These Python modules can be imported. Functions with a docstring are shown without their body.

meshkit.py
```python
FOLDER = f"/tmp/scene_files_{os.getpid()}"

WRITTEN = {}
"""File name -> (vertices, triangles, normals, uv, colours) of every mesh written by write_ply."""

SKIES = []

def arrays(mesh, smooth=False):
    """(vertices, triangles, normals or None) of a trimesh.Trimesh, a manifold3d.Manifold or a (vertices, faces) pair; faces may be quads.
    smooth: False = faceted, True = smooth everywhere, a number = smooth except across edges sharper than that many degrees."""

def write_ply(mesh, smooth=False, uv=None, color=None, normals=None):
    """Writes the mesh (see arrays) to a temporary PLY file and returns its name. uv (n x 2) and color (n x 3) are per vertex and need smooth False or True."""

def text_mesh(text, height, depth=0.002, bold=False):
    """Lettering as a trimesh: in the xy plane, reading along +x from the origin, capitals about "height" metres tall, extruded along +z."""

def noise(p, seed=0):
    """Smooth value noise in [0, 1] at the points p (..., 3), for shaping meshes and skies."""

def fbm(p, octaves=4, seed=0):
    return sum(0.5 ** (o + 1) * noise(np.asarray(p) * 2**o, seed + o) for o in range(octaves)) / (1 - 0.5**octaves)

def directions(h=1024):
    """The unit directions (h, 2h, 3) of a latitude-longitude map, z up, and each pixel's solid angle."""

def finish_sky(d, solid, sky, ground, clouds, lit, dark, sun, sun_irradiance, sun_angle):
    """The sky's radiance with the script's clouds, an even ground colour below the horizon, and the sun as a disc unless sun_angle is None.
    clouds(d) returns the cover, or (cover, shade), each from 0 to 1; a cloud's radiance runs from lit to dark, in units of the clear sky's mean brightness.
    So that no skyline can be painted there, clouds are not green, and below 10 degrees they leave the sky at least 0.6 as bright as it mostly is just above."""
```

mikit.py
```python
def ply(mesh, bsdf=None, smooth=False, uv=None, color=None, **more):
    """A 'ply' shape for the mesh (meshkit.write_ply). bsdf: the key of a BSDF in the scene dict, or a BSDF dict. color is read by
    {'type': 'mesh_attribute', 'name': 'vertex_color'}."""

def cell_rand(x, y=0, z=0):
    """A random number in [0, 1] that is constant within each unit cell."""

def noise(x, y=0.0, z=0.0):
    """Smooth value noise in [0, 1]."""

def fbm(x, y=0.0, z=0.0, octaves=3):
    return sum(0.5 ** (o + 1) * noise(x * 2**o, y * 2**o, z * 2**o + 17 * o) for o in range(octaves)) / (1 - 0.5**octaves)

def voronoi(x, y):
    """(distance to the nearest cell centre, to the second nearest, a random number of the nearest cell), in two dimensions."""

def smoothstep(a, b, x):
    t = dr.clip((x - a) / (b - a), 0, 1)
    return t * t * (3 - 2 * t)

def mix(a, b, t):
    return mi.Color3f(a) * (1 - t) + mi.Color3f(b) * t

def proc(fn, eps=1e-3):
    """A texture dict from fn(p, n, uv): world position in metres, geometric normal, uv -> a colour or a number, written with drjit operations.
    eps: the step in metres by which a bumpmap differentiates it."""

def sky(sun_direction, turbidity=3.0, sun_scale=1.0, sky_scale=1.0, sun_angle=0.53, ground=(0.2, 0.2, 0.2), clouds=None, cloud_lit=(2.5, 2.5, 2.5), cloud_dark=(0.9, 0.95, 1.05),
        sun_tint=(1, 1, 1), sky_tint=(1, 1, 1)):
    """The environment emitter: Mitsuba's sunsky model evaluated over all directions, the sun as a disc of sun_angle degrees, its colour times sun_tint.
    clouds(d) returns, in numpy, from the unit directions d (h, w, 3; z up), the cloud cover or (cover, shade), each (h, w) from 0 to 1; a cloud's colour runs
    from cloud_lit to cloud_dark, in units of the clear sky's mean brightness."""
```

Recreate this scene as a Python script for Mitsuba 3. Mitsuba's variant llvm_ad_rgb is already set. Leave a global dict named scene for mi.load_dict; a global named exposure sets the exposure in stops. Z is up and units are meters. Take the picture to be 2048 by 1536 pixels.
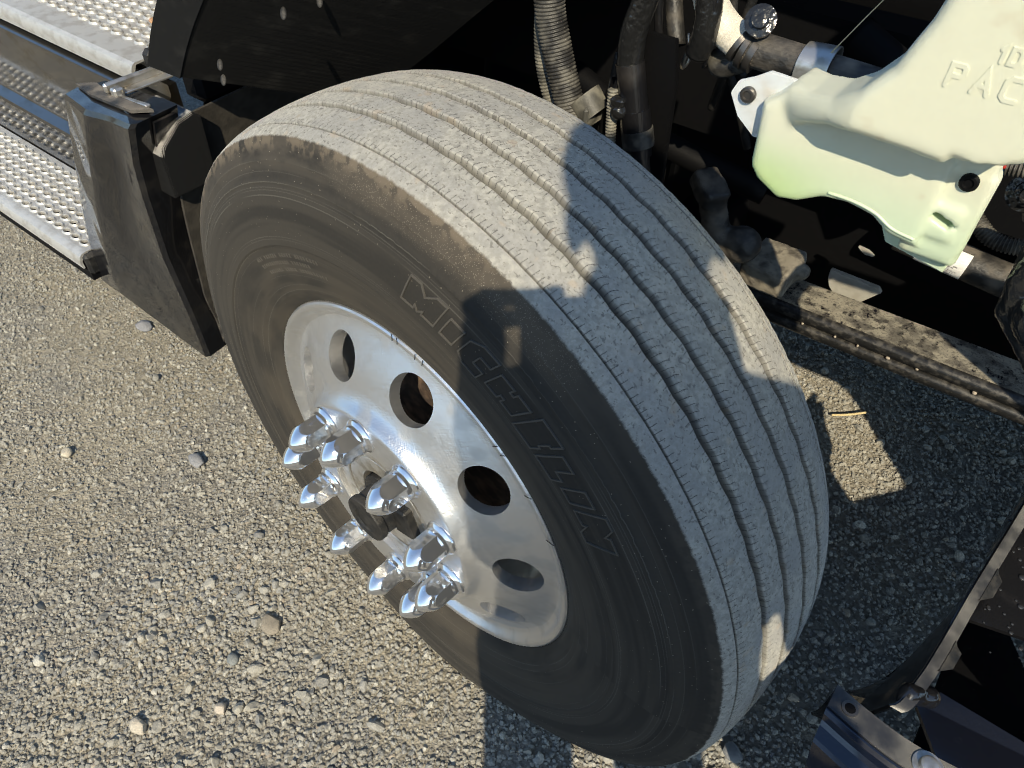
import math, random
import numpy as np, trimesh, manifold3d as m3, drjit as dr, mitsuba as mi
import mikit, meshkit
from mikit import proc, noise, fbm, voronoi, cell_rand, smoothstep, mix
from shapely.geometry import Polygon, LineString, Point, box as sbox
from shapely import affinity
from shapely.ops import unary_union
T = mi.ScalarTransform4f
scene, labels = {}, {}
rng = np.random.default_rng(7)
random.seed(7)

# ------------------------------------------------------------------ camera, sky, exposure
EYE = np.array([0.4818, -0.5385, 1.3708])
R_RIGHT = np.array([0.79349, 0.60836, 0.01621]); R_FWD = np.array([-0.41368, 0.55873, -0.71881]); R_DOWN = np.array([0.44635, -0.56366, -0.69502])
scene['camera'] = {'type': 'perspective', 'fov': 70.09, 'fov_axis': 'x', 'near_clip': 0.01, 'far_clip': 900.0,
                   'to_world': T().look_at(origin=EYE.tolist(), target=(EYE + R_FWD).tolist(), up=(-R_DOWN).tolist())}
SUN = np.array([0.4304, -0.6312, 0.6452])
scene['sky'] = mikit.sky(SUN.tolist(), turbidity=3.0, ground=(0.25, 0.24, 0.22), sky_scale=1.4, sun_tint=(0.92, 1.0, 1.05), sky_tint=(0.97, 1.0, 1.01))
exposure = 2.1

# ------------------------------------------------------------------ mesh helpers
def V(*a): return np.array(a, float)
def tm(v, f): return trimesh.Trimesh(np.asarray(v, float), np.asarray(f, int), process=False)
def man(mesh):
    return m3.Manifold(m3.Mesh(np.asarray(mesh.vertices, np.float32), np.asarray(mesh.faces, np.uint32)))
def unman(m):
    k = m.to_mesh(); return tm(k.vert_properties[:, :3], k.tri_verts)
def cat(*ms): return trimesh.util.concatenate([m for m in ms if m is not None])
def frame(z, x=None):
    z = np.asarray(z, float); z = z / np.linalg.norm(z)
    h = V(0, 0, 1) if x is None else np.asarray(x, float)
    if abs(h @ z) > .95: h = V(1, 0, 0)
    x_ = h - (h @ z) * z; x_ /= np.linalg.norm(x_)
    return np.stack([x_, np.cross(z, x_), z], 1)
def place(mesh, origin, rot=None):
    m = mesh.copy(); v = m.vertices
    if rot is not None: v = v @ np.asarray(rot).T
    m.vertices = v + np.asarray(origin, float); return m
def catmull(pts, n=8):
    p = np.asarray(pts, float); p = np.vstack([2 * p[0] - p[1], p, 2 * p[-1] - p[-2]]); out = []
    for i in range(1, len(p) - 2):
        for t in np.linspace(0, 1, n, endpoint=False):
            a, b, c, d = p[i - 1:i + 3]
            out.append(.5 * (2 * b + (c - a) * t + (2 * a - 5 * b + 4 * c - d) * t * t + (3 * b - a - 3 * c + d) * t ** 3))
    out.append(p[-2]); return np.array(out)
def tube(pts, r, sides=16, n=8, smooth=True, rfun=None, squash=None):
    p = catmull(pts, n) if smooth and len(pts) > 2 else np.asarray(pts, float)
    L = np.r_[0, np.cumsum(np.linalg.norm(np.diff(p, axis=0), axis=1))]
    rr = np.broadcast_to(r, (len(p),)) if np.ndim(r) == 0 else np.interp(np.linspace(0, 1, len(p)), np.linspace(0, 1, len(r)), r)
    if rfun is not None: rr = rr * rfun(L)
    t = np.gradient(p, axis=0); t /= np.linalg.norm(t, axis=1)[:, None]
    x = frame(t[0])[:, 0]; V_ = []
    a = np.arange(sides) * 2 * np.pi / sides
    for i in range(len(p)):
        x = x - (x @ t[i]) * t[i]; x /= np.linalg.norm(x); y = np.cross(t[i], x)
        V_.append(p[i] + rr[i] * (np.cos(a)[:, None] * x + np.sin(a)[:, None] * y))
    V_ = np.vstack(V_ + [p[:1], p[-1:]]); F = []
    N = len(p)
    i, j = np.meshgrid(np.arange(N - 1), np.arange(sides), indexing='ij'); i, j = i.ravel(), j.ravel(); k = (j + 1) % sides
    F = np.vstack([np.stack([i * sides + j, i * sides + k, (i + 1) * sides + k], 1), np.stack([i * sides + j, (i + 1) * sides + k, (i + 1) * sides + j], 1)])
    j = np.arange(sides); k = (j + 1) % sides
    F = np.vstack([F, np.stack([k, j, 0 * j + N * sides], 1), np.stack([(N - 1) * sides + j, (N - 1) * sides + k, 0 * j + N * sides + 1], 1)])
    return tm(V_, F)
def corrugated(pts, r, pitch, depth=.12, sides=20):
    p = catmull(pts, 12); L = np.r_[0, np.cumsum(np.linalg.norm(np.diff(p, axis=0), axis=1))]
    n = max(8, int(L[-1] / pitch * 6)); s = np.linspace(0, L[-1], n)
    q = np.stack([np.interp(s, L, p[:, k]) for k in range(3)], 1)
    return tube(q, r, sides, smooth=False, rfun=lambda l: 1 - depth * (.5 + .5 * np.cos(2 * np.pi * l / pitch)) ** 1.5)
def revolve(profile, n=64, closed=False):
    """profile of (radius, height): turned about +z."""
    p = np.asarray(profile, float); m = len(p); a = np.arange(n) * 2 * np.pi / n
    v = np.stack([p[:, 0][None] * np.cos(a)[:, None], p[:, 0][None] * np.sin(a)[:, None], np.broadcast_to(p[:, 1], (n, m))], -1).reshape(-1, 3)
    k = m if closed else m - 1
    i, j = np.meshgrid(np.arange(n), np.arange(k), indexing='ij'); i, j = i.ravel(), j.ravel(); i2, j2 = (i + 1) % n, (j + 1) % m
    f = np.vstack([np.stack([i * m + j, i2 * m + j, i2 * m + j2], 1), np.stack([i * m + j, i2 * m + j2, i * m + j2], 1)])
    return tm(v, f)
def man_revolve(profile, n=96):
    return m3.Manifold.revolve(m3.CrossSection([np.asarray(profile, float)]), n)
def box(size, origin=(0, 0, 0), rot=None, b=0.0):
    s = np.asarray(size, float) / 2
    if b > 0:
        pts = []
        for sx in (-1, 1):
            for sy in (-1, 1):
                for sz in (-1, 1):
                    c = V(sx, sy, sz) * s
                    for k in range(3):
                        d = -V(sx, sy, sz) * b; d[k] = 0; pts.append(c + d)
        m = trimesh.convex.convex_hull(np.array(pts))
    else:
        m = trimesh.creation.box(2 * s)
    return place(m, origin, rot)
def extrude(poly, h, b=0.0):
    """polygon in xy, from z=0 to h; b: chamfer of the two rims."""
    polys = getattr(poly, 'geoms', [poly]); out = []
    for g in polys:
        if b <= 0: out.append(trimesh.creation.extrude_polygon(g, h, engine='earcut')); continue
        def cs(q):
            q = getattr(q, 'geoms', [q]); c = []
            for w in q: c += [np.asarray(w.exterior.coords)[:-1]] + [np.asarray(i.coords)[:-1] for i in w.interiors]
            return m3.CrossSection(c, m3.FillRule.EvenOdd)
        M = None
        for k in range(4):
            t = k / 3 * math.pi / 2; ins = b * (1 - math.sin(t)); zz = b * (1 - math.cos(t))
            e = m3.Manifold.extrude(cs(g.buffer(-ins, join_style=2)), h - 2 * zz).translate((0, 0, zz)); M = e if M is None else M + e
        out.append(unman(M))
    return cat(*out)
AX = {'xz': np.stack([V(1, 0, 0), V(0, 0, 1), V(0, -1, 0)], 1), 'yz': np.stack([V(0, 1, 0), V(0, 0, 1), V(1, 0, 0)], 1), 'xy': np.eye(3)}
def slab(pts, axis, at, h, b=0.0):
    """prism whose outline lies in plane axis at offset, growing along the frame's third axis."""
    return place(extrude(Polygon(pts), h, b), AX[axis][:, 2] * at * (1 if axis != 'xz' else -1), AX[axis])
def strip(rail_a, rail_b, thick=.003):
    """a thin sheet between two polylines of equal length, with real thickness."""
    a, b = np.asarray(rail_a, float), np.asarray(rail_b, float); n = len(a)
    t = np.gradient(a, axis=0); nn = np.cross(t, b - a); nn /= np.linalg.norm(nn, axis=1)[:, None]
    o = nn * thick
    v = np.vstack([a, b, a + o, b + o]); f = []
    for i in range(n - 1):
        for q in ((i, i + 1, n + i + 1, n + i), (2 * n + i, 3 * n + i, 3 * n + i + 1, 2 * n + i + 1), (i, 2 * n + i, 2 * n + i + 1, i + 1), (n + i, n + i + 1, 3 * n + i + 1, 3 * n + i)):
            f += [[q[0], q[1], q[2]], [q[0], q[2], q[3]]]
    for i in (0, n - 1): f += [[i, n + i, 3 * n + i], [i, 3 * n + i, 2 * n + i]]
    m = tm(v, f); m.fix_normals(); return m
def loft(sections):
    """closed rings of equal length joined to one capped body."""
    s = [np.asarray(x, float) for x in sections]; n = len(s[0]); v = np.vstack(s + [s[0].mean(0)[None], s[-1].mean(0)[None]]); f = []
    for k in range(len(s) - 1):
        for j in range(n):
            a, b, c, d = k * n + j, k * n + (j + 1) % n, (k + 1) * n + (j + 1) % n, (k + 1) * n + j
            f += [[a, b, c], [a, c, d]]
    N = len(s) * n
    for j in range(n): f += [[(j + 1) % n, j, N], [(len(s) - 1) * n + j, (len(s) - 1) * n + (j + 1) % n, N + 1]]
    m = tm(v, f); m.fix_normals(); return m
def nets(f, lo, hi, h):
    """the zero surface of the vectorised distance function f as a mesh (surface nets)."""
    lo, hi = np.asarray(lo, float), np.asarray(hi, float); n = np.ceil((hi - lo) / h).astype(int) + 1
    g = np.stack(np.meshgrid(*[lo[k] + h * np.arange(n[k]) for k in range(3)], indexing='ij'), -1)
    d = f(g.reshape(-1, 3)).reshape(n); s = d < 0
    cnt = np.zeros(n - 1); acc = np.zeros(tuple(n - 1) + (3,))
    for ax in range(3):
        for u in (0, 1):
            for w in (0, 1):
                sl0 = [None] * 3; sl1 = [None] * 3; o = [k for k in range(3) if k != ax]
                for k, e in zip(o, (u, w)): sl0[k] = sl1[k] = slice(e, n[k] - 1 + e)
                sl0[ax], sl1[ax] = slice(0, n[ax] - 1), slice(1, n[ax])
                a, b = d[tuple(sl0)], d[tuple(sl1)]; c = (a < 0) != (b < 0)
                t = np.where(c, a / np.where(c, a - b, 1), 0); p = np.zeros(a.shape + (3,)); p[..., ax] = t
                p[..., o[0]] = u; p[..., o[1]] = w
                acc += np.where(c[..., None], p, 0); cnt += c
    idx = -np.ones(n - 1, int); on = cnt > 0; idx[on] = np.arange(on.sum())
    v = lo + h * (np.argwhere(on) + acc[on] / cnt[on][:, None]); F = []
    for ax in range(3):
        o = [(ax + 1) % 3, (ax + 2) % 3]
        sl0 = [slice(1, n[k] - 1) for k in range(3)]; sl1 = list(sl0); sl0[ax] = slice(0, n[ax] - 1); sl1[ax] = slice(1, n[ax])
        c = s[tuple(sl0)] != s[tuple(sl1)]; w = np.argwhere(c); flip = s[tuple(sl0)][c]
        base = w + 1; base[:, ax] -= 1
        def at(du, dv):
            q = base.copy(); q[:, o[0]] += du; q[:, o[1]] += dv; return idx[q[:, 0], q[:, 1], q[:, 2]]
        a, b, c_, e = at(-1, -1), at(0, -1), at(0, 0), at(-1, 0)
        q = np.stack([a, b, c_, e], 1); q[~flip] = q[~flip][:, ::-1]
        F += [q[:, [0, 1, 2]], q[:, [0, 2, 3]]]
    m = tm(v, np.vstack(F)); m.remove_unreferenced_vertices(); v0 = m.vertices.copy(); trimesh.smoothing.filter_taubin(m, .5, .53, 4); v1 = np.asarray(m.vertices); bad = ~(np.linalg.norm(v1 - v0, axis=1) < h); v1 = np.where(bad[:, None], v0, v1); m.vertices = v1
    if bad.any(): print('nets: kept', bad.sum())
    return m
def smin(a, b, k): h = np.clip(.5 + .5 * (b - a) / k, 0, 1); return b * (1 - h) + a * h - k * h * (1 - h)
def sd_cap(p, a, b, r0, r1):
    a, b = np.asarray(a, float), np.asarray(b, float); ba = b - a; t = np.clip((p - a) @ ba / (ba @ ba), 0, 1)
    return np.linalg.norm(p - a - t[:, None] * ba, axis=1) - (r0 + (r1 - r0) * t)
def sd_ell(p, c, r, rot=None):
    q = p - np.asarray(c, float)
    if rot is not None: q = q @ np.asarray(rot)
    r = np.asarray(r, float); k0 = np.linalg.norm(q / r, axis=1); k1 = np.linalg.norm(q / r ** 2, axis=1); return k0 * (k0 - 1) / np.maximum(k1, 1e-9)
def sd_box(p, c, s, r, rot=None):
    q = p - np.asarray(c, float)
    if rot is not None: q = q @ np.asarray(rot)
    q = np.abs(q) - (np.asarray(s, float) - r); return np.linalg.norm(np.maximum(q, 0), axis=1) + np.minimum(q.max(1), 0) - r
def sd_poly(xy, poly):
    v = np.asarray(poly, float); n = len(v); d = np.full(len(xy), 1e9); s = np.ones(len(xy), bool)
    for i in range(n):
        a, b = v[i], v[i - 1]; e = b - a; w = xy - a; t = np.clip(w @ e / (e @ e), 0, 1)
        d = np.minimum(d, ((w - t[:, None] * e) ** 2).sum(1))
        c1 = xy[:, 1] >= a[1]; c2 = xy[:, 1] < b[1]; c3 = e[0] * w[:, 1] > e[1] * w[:, 0]
        s ^= (c1 & c2 & c3) | (~c1 & ~c2 & ~c3)
    return np.where(s, 1, -1) * np.sqrt(d)
def sd_ext(p2, z, poly, z0, z1, r):
    a = sd_poly(p2, poly) + r; b = np.abs(z - (z0 + z1) / 2) - (z1 - z0) / 2 + r
    return np.minimum(np.maximum(a, b), 0) + np.hypot(np.maximum(a, 0), np.maximum(b, 0)) - r

used = set()
def add(key, mesh, bsdf, smooth=30, label=None, kind=None, uv=None, color=None):
    k, i = key, 0
    while k in used: i += 1; k = f'{key}_{i:03d}'
    used.add(k)
    nf = len(mesh[1]) if isinstance(mesh, tuple) else len(mesh.faces)
    if nf == 0: print('EMPTY', k); return k
    scene[k] = mikit.ply(mesh, bsdf, smooth, uv=uv, color=color)
    if label or kind:
        labels[k] = {}
        if label: labels[k]['label'] = label
        if kind: labels[k]['kind'] = kind
    return k
def bsdf(key, d, two=True):
    scene[key] = {'type': 'twosided', 'bsdf': d} if two else d
    return key

# ------------------------------------------------------------------ materials
def dusty(base, dust, scale=40., amount=.5, rough=.45, rough_dust=.8, up=.0, spec=.5, lo=.35, hi=.75, bump=0, bscale=300.):
    """a material with dust: patches of noise, more on faces that look up (dust settles there)."""
    def cov(p, n, uv):
        f = fbm(p.x * scale, p.y * scale, p.z * scale, 4)
        return dr.clip(smoothstep(lo, hi, f) * amount + up * smoothstep(.3, .95, n.z) * smoothstep(.2, .6, f), 0, 1)
    d = {'type': 'principled', 'base_color': proc(lambda p, n, uv: mix(base, dust, cov(p, n, uv))), 'roughness': proc(lambda p, n, uv: rough + (rough_dust - rough) * cov(p, n, uv)), 'specular': spec}
    if bump: d = {'type': 'bumpmap', 'b': d, 't': proc(lambda p, n, uv: fbm(p.x * bscale, p.y * bscale, p.z * bscale, 3), eps=.0006), 'scale': bump}
    return d
bsdf('m_black_plastic', dusty((.010, .010, .010), (.055, .050, .043), 60, .35, .5, .8, .35, spec=.35, bump=.0006))
bsdf('m_black_gloss', {'type': 'principled', 'base_color': proc(lambda p, n, uv: mix((.006, .006, .007), (.06, .05, .04), .35 * smoothstep(.5, .85, fbm(p.x * 25, p.y * 25, p.z * 25, 4)))),
     'roughness': proc(lambda p, n, uv: .07 + .3 * smoothstep(.45, .8, fbm(p.x * 25, p.y * 25, p.z * 25, 4))), 'specular': .6, 'clearcoat': .6, 'clearcoat_gloss': .9})
bsdf('m_navy_paint', {'type': 'principled', 'base_color': proc(lambda p, n, uv: mix((.005, .008, .018), (.05, .05, .05), .22 * smoothstep(.65, .9, fbm(p.x * 90, p.y * 90, p.z * 90, 4)))),
     'roughness': .12, 'specular': .6, 'clearcoat': .9, 'clearcoat_gloss': .95})
bsdf('m_dusty_black', dusty((.015, .015, .015), (.15, .13, .105), 35, .55, .5, .85, .4, bump=.001))
bsdf('m_liner', dusty((.007, .007, .007), (.045, .043, .038), 38, .22, .6, .9, .05, spec=.15, lo=.5, hi=.85, bump=.0005))
bsdf('m_dusty_brown', dusty((.085, .074, .058), (.21, .185, .14), 70, .8, .7, .9, .4, lo=.2, hi=.8, bump=.003, bscale=160))
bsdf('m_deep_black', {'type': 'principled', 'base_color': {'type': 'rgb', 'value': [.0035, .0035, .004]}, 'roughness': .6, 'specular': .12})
bsdf('m_black_wet', {'type': 'bumpmap', 'b': {'type': 'principled', 'base_color': {'type': 'rgb', 'value': [.012, .012, .012]}, 'roughness': .16, 'specular': .6},
     't': proc(lambda p, n, uv: fbm(p.x * 160, p.y * 160, p.z * 160, 3), eps=.0008), 'scale': .0014})
bsdf('m_hose', dusty((.02, .019, .018), (.16, .15, .125), 50, .6, .45, .75, .2))
bsdf('m_hose_dust', dusty((.06, .058, .05), (.24, .225, .18), 50, .8, .5, .8, .2))
bsdf('m_white_hose', dusty((.66, .61, .50), (.45, .40, .32), 60, .5, .6, .8, 0, bump=.0006))
bsdf('m_steel', {'type': 'principled', 'base_color': proc(lambda p, n, uv: mix((.62, .60, .56), (.42, .38, .31), smoothstep(.4, .75, fbm(p.x * 70, p.y * 70, p.z * 70, 4)))), 'metallic': .85, 'roughness': .35})
bsdf('m_dark_steel', {'type': 'principled', 'base_color': {'type': 'rgb', 'value': [.12, .11, .10]}, 'metallic': .8, 'roughness': .35})
bsdf('m_rust', dusty((.035, .025, .02), (.20, .13, .085), 45, .8, .8, .9, 0, bump=.002))
def _rim_wear(p): return smoothstep(.42, .72, fbm(p.x * 30, p.y * 30, p.z * 30, 4))
bsdf('m_aluminium', {'type': 'bumpmap', 'b': {'type': 'principled', 'base_color': proc(lambda p, n, uv: mix((.72, .725, .73), (.54, .52, .485), .7 * _rim_wear(p))), 'metallic': .90,
     'roughness': proc(lambda p, n, uv: .27 + .22 * _rim_wear(p) + .12 * fbm(p.x * 240, p.y * 240, p.z * 240, 2))},
     't': proc(lambda p, n, uv: .5 * fbm(p.x * 420, p.y * 420, p.z * 420, 2) + .5 * noise(p.x * 900 + p.z * 700, p.y * 300, p.z * 60) + .5 * noise(p.x * 50, p.y * 300, p.z * 1000 - p.x * 500), eps=.0004), 'scale': .0003})
bsdf('m_chrome', {'type': 'principled', 'base_color': proc(lambda p, n, uv: mix((.82, .83, .85), (.6, .56, .5), .5 * smoothstep(.6, .85, fbm(p.x * 130, p.y * 130, p.z * 130, 3)))), 'metallic': .94,
     'roughness': proc(lambda p, n, uv: .06 + .25 * smoothstep(.58, .85, fbm(p.x * 130, p.y * 130, p.z * 130, 3)))})
bsdf('m_step', {'type': 'bumpmap', 'b': {'type': 'principled', 'base_color': proc(lambda p, n, uv: mix((.56, .55, .52), (.36, .33, .285), .55 * smoothstep(.4, .8, fbm(p.x * 60, p.y * 60, p.z * 60, 4)))), 'metallic': .55, 'roughness': .5},
     't': proc(lambda p, n, uv: fbm(p.x * 500, p.y * 500, p.z * 500, 2), eps=.0006), 'scale': .0004})
bsdf('m_kick', {'type': 'principled', 'base_color': proc(lambda p, n, uv: mix((.21, .205, .20), (.15, .13, .10), smoothstep(.45, .8, fbm(p.x * 18, p.y * 18, p.z * 30, 3)))), 'metallic': .95,
     'roughness': proc(lambda p, n, uv: .05 + .12 * smoothstep(.45, .8, fbm(p.x * 18, p.y * 18, p.z * 30, 3)))})
def _res_col(p, n, uv):
    low = smoothstep(1.075, .985, p.z + .02 * noise(p.x * 20, p.y * 20, p.z * 20)); corner = smoothstep(.40, .27, p.x) * smoothstep(1.05, .98, p.z)
    c = mix((.585, .59, .46), (.49, .585, .42), low); c = mix(c, (.36, .50, .16), corner * .8)
    return mix(c, (.45, .38, .26), .4 * smoothstep(.62, .85, fbm(p.x * 35, p.y * 35, p.z * 35, 4)))
bsdf('m_reservoir', {'type': 'principled', 'base_color': proc(_res_col), 'roughness': .32, 'specular': .5, 'sheen': .2})
bsdf('m_plate', dusty((.36, .345, .30), (.28, .26, .21), 60, .6, .6, .8, 0))
bsdf('m_smear', {'type': 'principled', 'base_color': proc(lambda p, n, uv: mix((.012, .012, .012), (.36, .34, .31), .8 * smoothstep(.42, .54, fbm(p.x * 40, p.y * 40, p.z * 18, 4)) * smoothstep(.3, .5, n.z))), 'roughness': .25, 'specular': .5})
bsdf('m_flange', dusty((.020, .021, .024), (.17, .16, .14), 30, .6, .25, .7, .2, lo=.4, hi=.75))
bsdf('m_edge', dusty((.012, .012, .012), (.11, .10, .085), 120, .35, .3, .7, .15, lo=.45, hi=.75))
bsdf('m_leaf_top', {'type': 'bumpmap', 'b': {'type': 'principled', 'base_color': proc(lambda p, n, uv: mix(mix((.11, .10, .082), (.27, .245, .19), smoothstep(.3, .7, fbm(p.x * 38, p.y * 55, p.z * 38, 4))), (.035, .032, .028), .75 * smoothstep(.52, .70, fbm(p.x * 90 + 5, p.y * 90, 3., 4)) + .4 * smoothstep(.6, .75, noise(p.x * 420, p.y * 420, 0.)))), 'roughness': .9, 'specular': .15}, 't': proc(lambda p, n, uv: fbm(p.x * 200, p.y * 200, p.z * 200, 3), eps=.0008), 'scale': .003})
bsdf('m_shield', dusty((.034, .031, .027), (.075, .067, .055), 50, .35, .7, .9, 0, spec=.2, bump=.0008))
bsdf('m_brass', {'type': 'principled', 'base_color': {'type': 'rgb', 'value': [.35, .20, .10]}, 'roughness': .3, 'specular': .6})
bsdf('m_skin', {'type': 'principled', 'base_color': {'type': 'rgb', 'value': [.48, .29, .20]}, 'roughness': .5})
bsdf('m_hair', {'type': 'principled', 'base_color': {'type': 'rgb', 'value': [.03, .02, .015]}, 'roughness': .5})
bsdf('m_shirt', dusty((.07, .08, .10), (.10, .11, .13), 90, .8, .9, .95))
bsdf('m_trousers', dusty((.03, .035, .05), (.05, .055, .07), 120, .8, .9, .95))
bsdf('m_shoe', dusty((.03, .025, .02), (.12, .10, .08), 60, .6, .6, .9))
bsdf('m_phone', {'type': 'principled', 'base_color': {'type': 'rgb', 'value': [.02, .02, .022]}, 'roughness': .2})
bsdf('m_label_white', {'type': 'principled', 'base_color': proc(lambda p, n, uv: mix((.70, .69, .66), (.08, .08, .08), dr.select((dr.abs(uv.y - .5) < .36) & ((uv.y * 19 - dr.floor(uv.y * 19)) < .55) & (dr.abs(uv.x - .6) < .1 + .2 * cell_rand(uv.y * 19, 7.)) & (cell_rand(uv.x * 60, dr.floor(uv.y * 19), 5.) > .35), 1., 0.))), 'roughness': .5})
bsdf('m_blue', {'type': 'principled', 'base_color': {'type': 'rgb', 'value': [.02, .25, .35]}, 'roughness': .4})
bsdf('m_red', {'type': 'principled', 'base_color': {'type': 'rgb', 'value': [.35, .03, .02]}, 'roughness': .4})
bsdf('m_straw', {'type': 'principled', 'base_color': {'type': 'rgb', 'value': [.55, .43, .22]}, 'roughness': .7})
bsdf('m_truck_paint', {'type': 'principled', 'base_color': {'type': 'rgb', 'value': [.01, .012, .016]}, 'roughness': .1, 'specular': .6, 'clearcoat': .8})

# ------------------------------------------------------------------ ground
def hgt(x, y):
    p = np.stack([x, y, 0 * x], -1)
    return .030 * (meshkit.fbm(p * 1.7, 3, 5) - .5) + .010 * (meshkit.fbm(p * 9, 3, 9) - .5) + .004 * (meshkit.noise(p * 45, 3) - .5)
def ground_mesh():
    fx = np.arange(-3.2, 1.9, .0125); fy = np.arange(-1.5, 2.5, .0125)
    ox = np.r_[-400, -150, -60, -25, -12, -7, -4.5]; xs = np.r_[ox, fx, -ox + 0]; oy = np.r_[-400, -150, -60, -25, -12, -6, -3]; ys = np.r_[oy, fy, -oy + 1]
    X, Y = np.meshgrid(xs, ys, indexing='ij'); near = np.exp(-np.maximum(0, np.hypot(X + .6, Y - .4) - 2.2) ** 2 / 2)
    Z = hgt(X, Y) * near - .006
    n, m = X.shape; i, j = np.meshgrid(np.arange(n - 1), np.arange(m - 1), indexing='ij'); a = (i * m + j).ravel()
    return tm(np.stack([X, Y, Z], -1).reshape(-1, 3), np.vstack([np.stack([a, a + m, a + m + 1], 1), np.stack([a, a + m + 1, a + 1], 1)]))
def _g_col(p, n, uv):
    a = fbm(p.x * 5, p.y * 5, 0., 4); v1, v2, w = voronoi(p.x * 140, p.y * 140); u1, u2, u = voronoi(p.x * 55 + 9, p.y * 55)
    c = mix((.265, .24, .19), (.225, .21, .18), smoothstep(.35, .65, a))
    c = c * (.72 + .5 * w); return mix(c, mix((.23, .22, .20), (.40, .36, .29), u), .55 * smoothstep(.45, .2, u1) * smoothstep(.55, .7, cell_rand(u * 999)))
bsdf('m_ground', {'type': 'bumpmap', 'b': {'type': 'diffuse', 'reflectance': proc(_g_col)},
     't': proc(lambda p, n, uv: .6 * voronoi(p.x * 150, p.y * 150)[0] * -1 + .5 * noise(p.x * 420, p.y * 420, 0.) - voronoi(p.x * 60, p.y * 60)[0] * .8, eps=.0006), 'scale': .004})
add('ground', ground_mesh(), 'm_ground', True, 'dusty tan gravel yard under the truck', 'structure')
bsdf('m_gravel', {'type': 'diffuse', 'reflectance': {'type': 'mesh_attribute', 'name': 'vertex_color'}})
ICO1, ICO2 = trimesh.creation.icosphere(0, 1.0), trimesh.creation.icosphere(1, 1.0)
OCT = trimesh.convex.convex_hull(np.array([[1, 0, 0], [-1, 0, 0], [0, 1, 0], [0, -1, 0], [0, 0, 1.], [0, 0, -1.]]))
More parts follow.
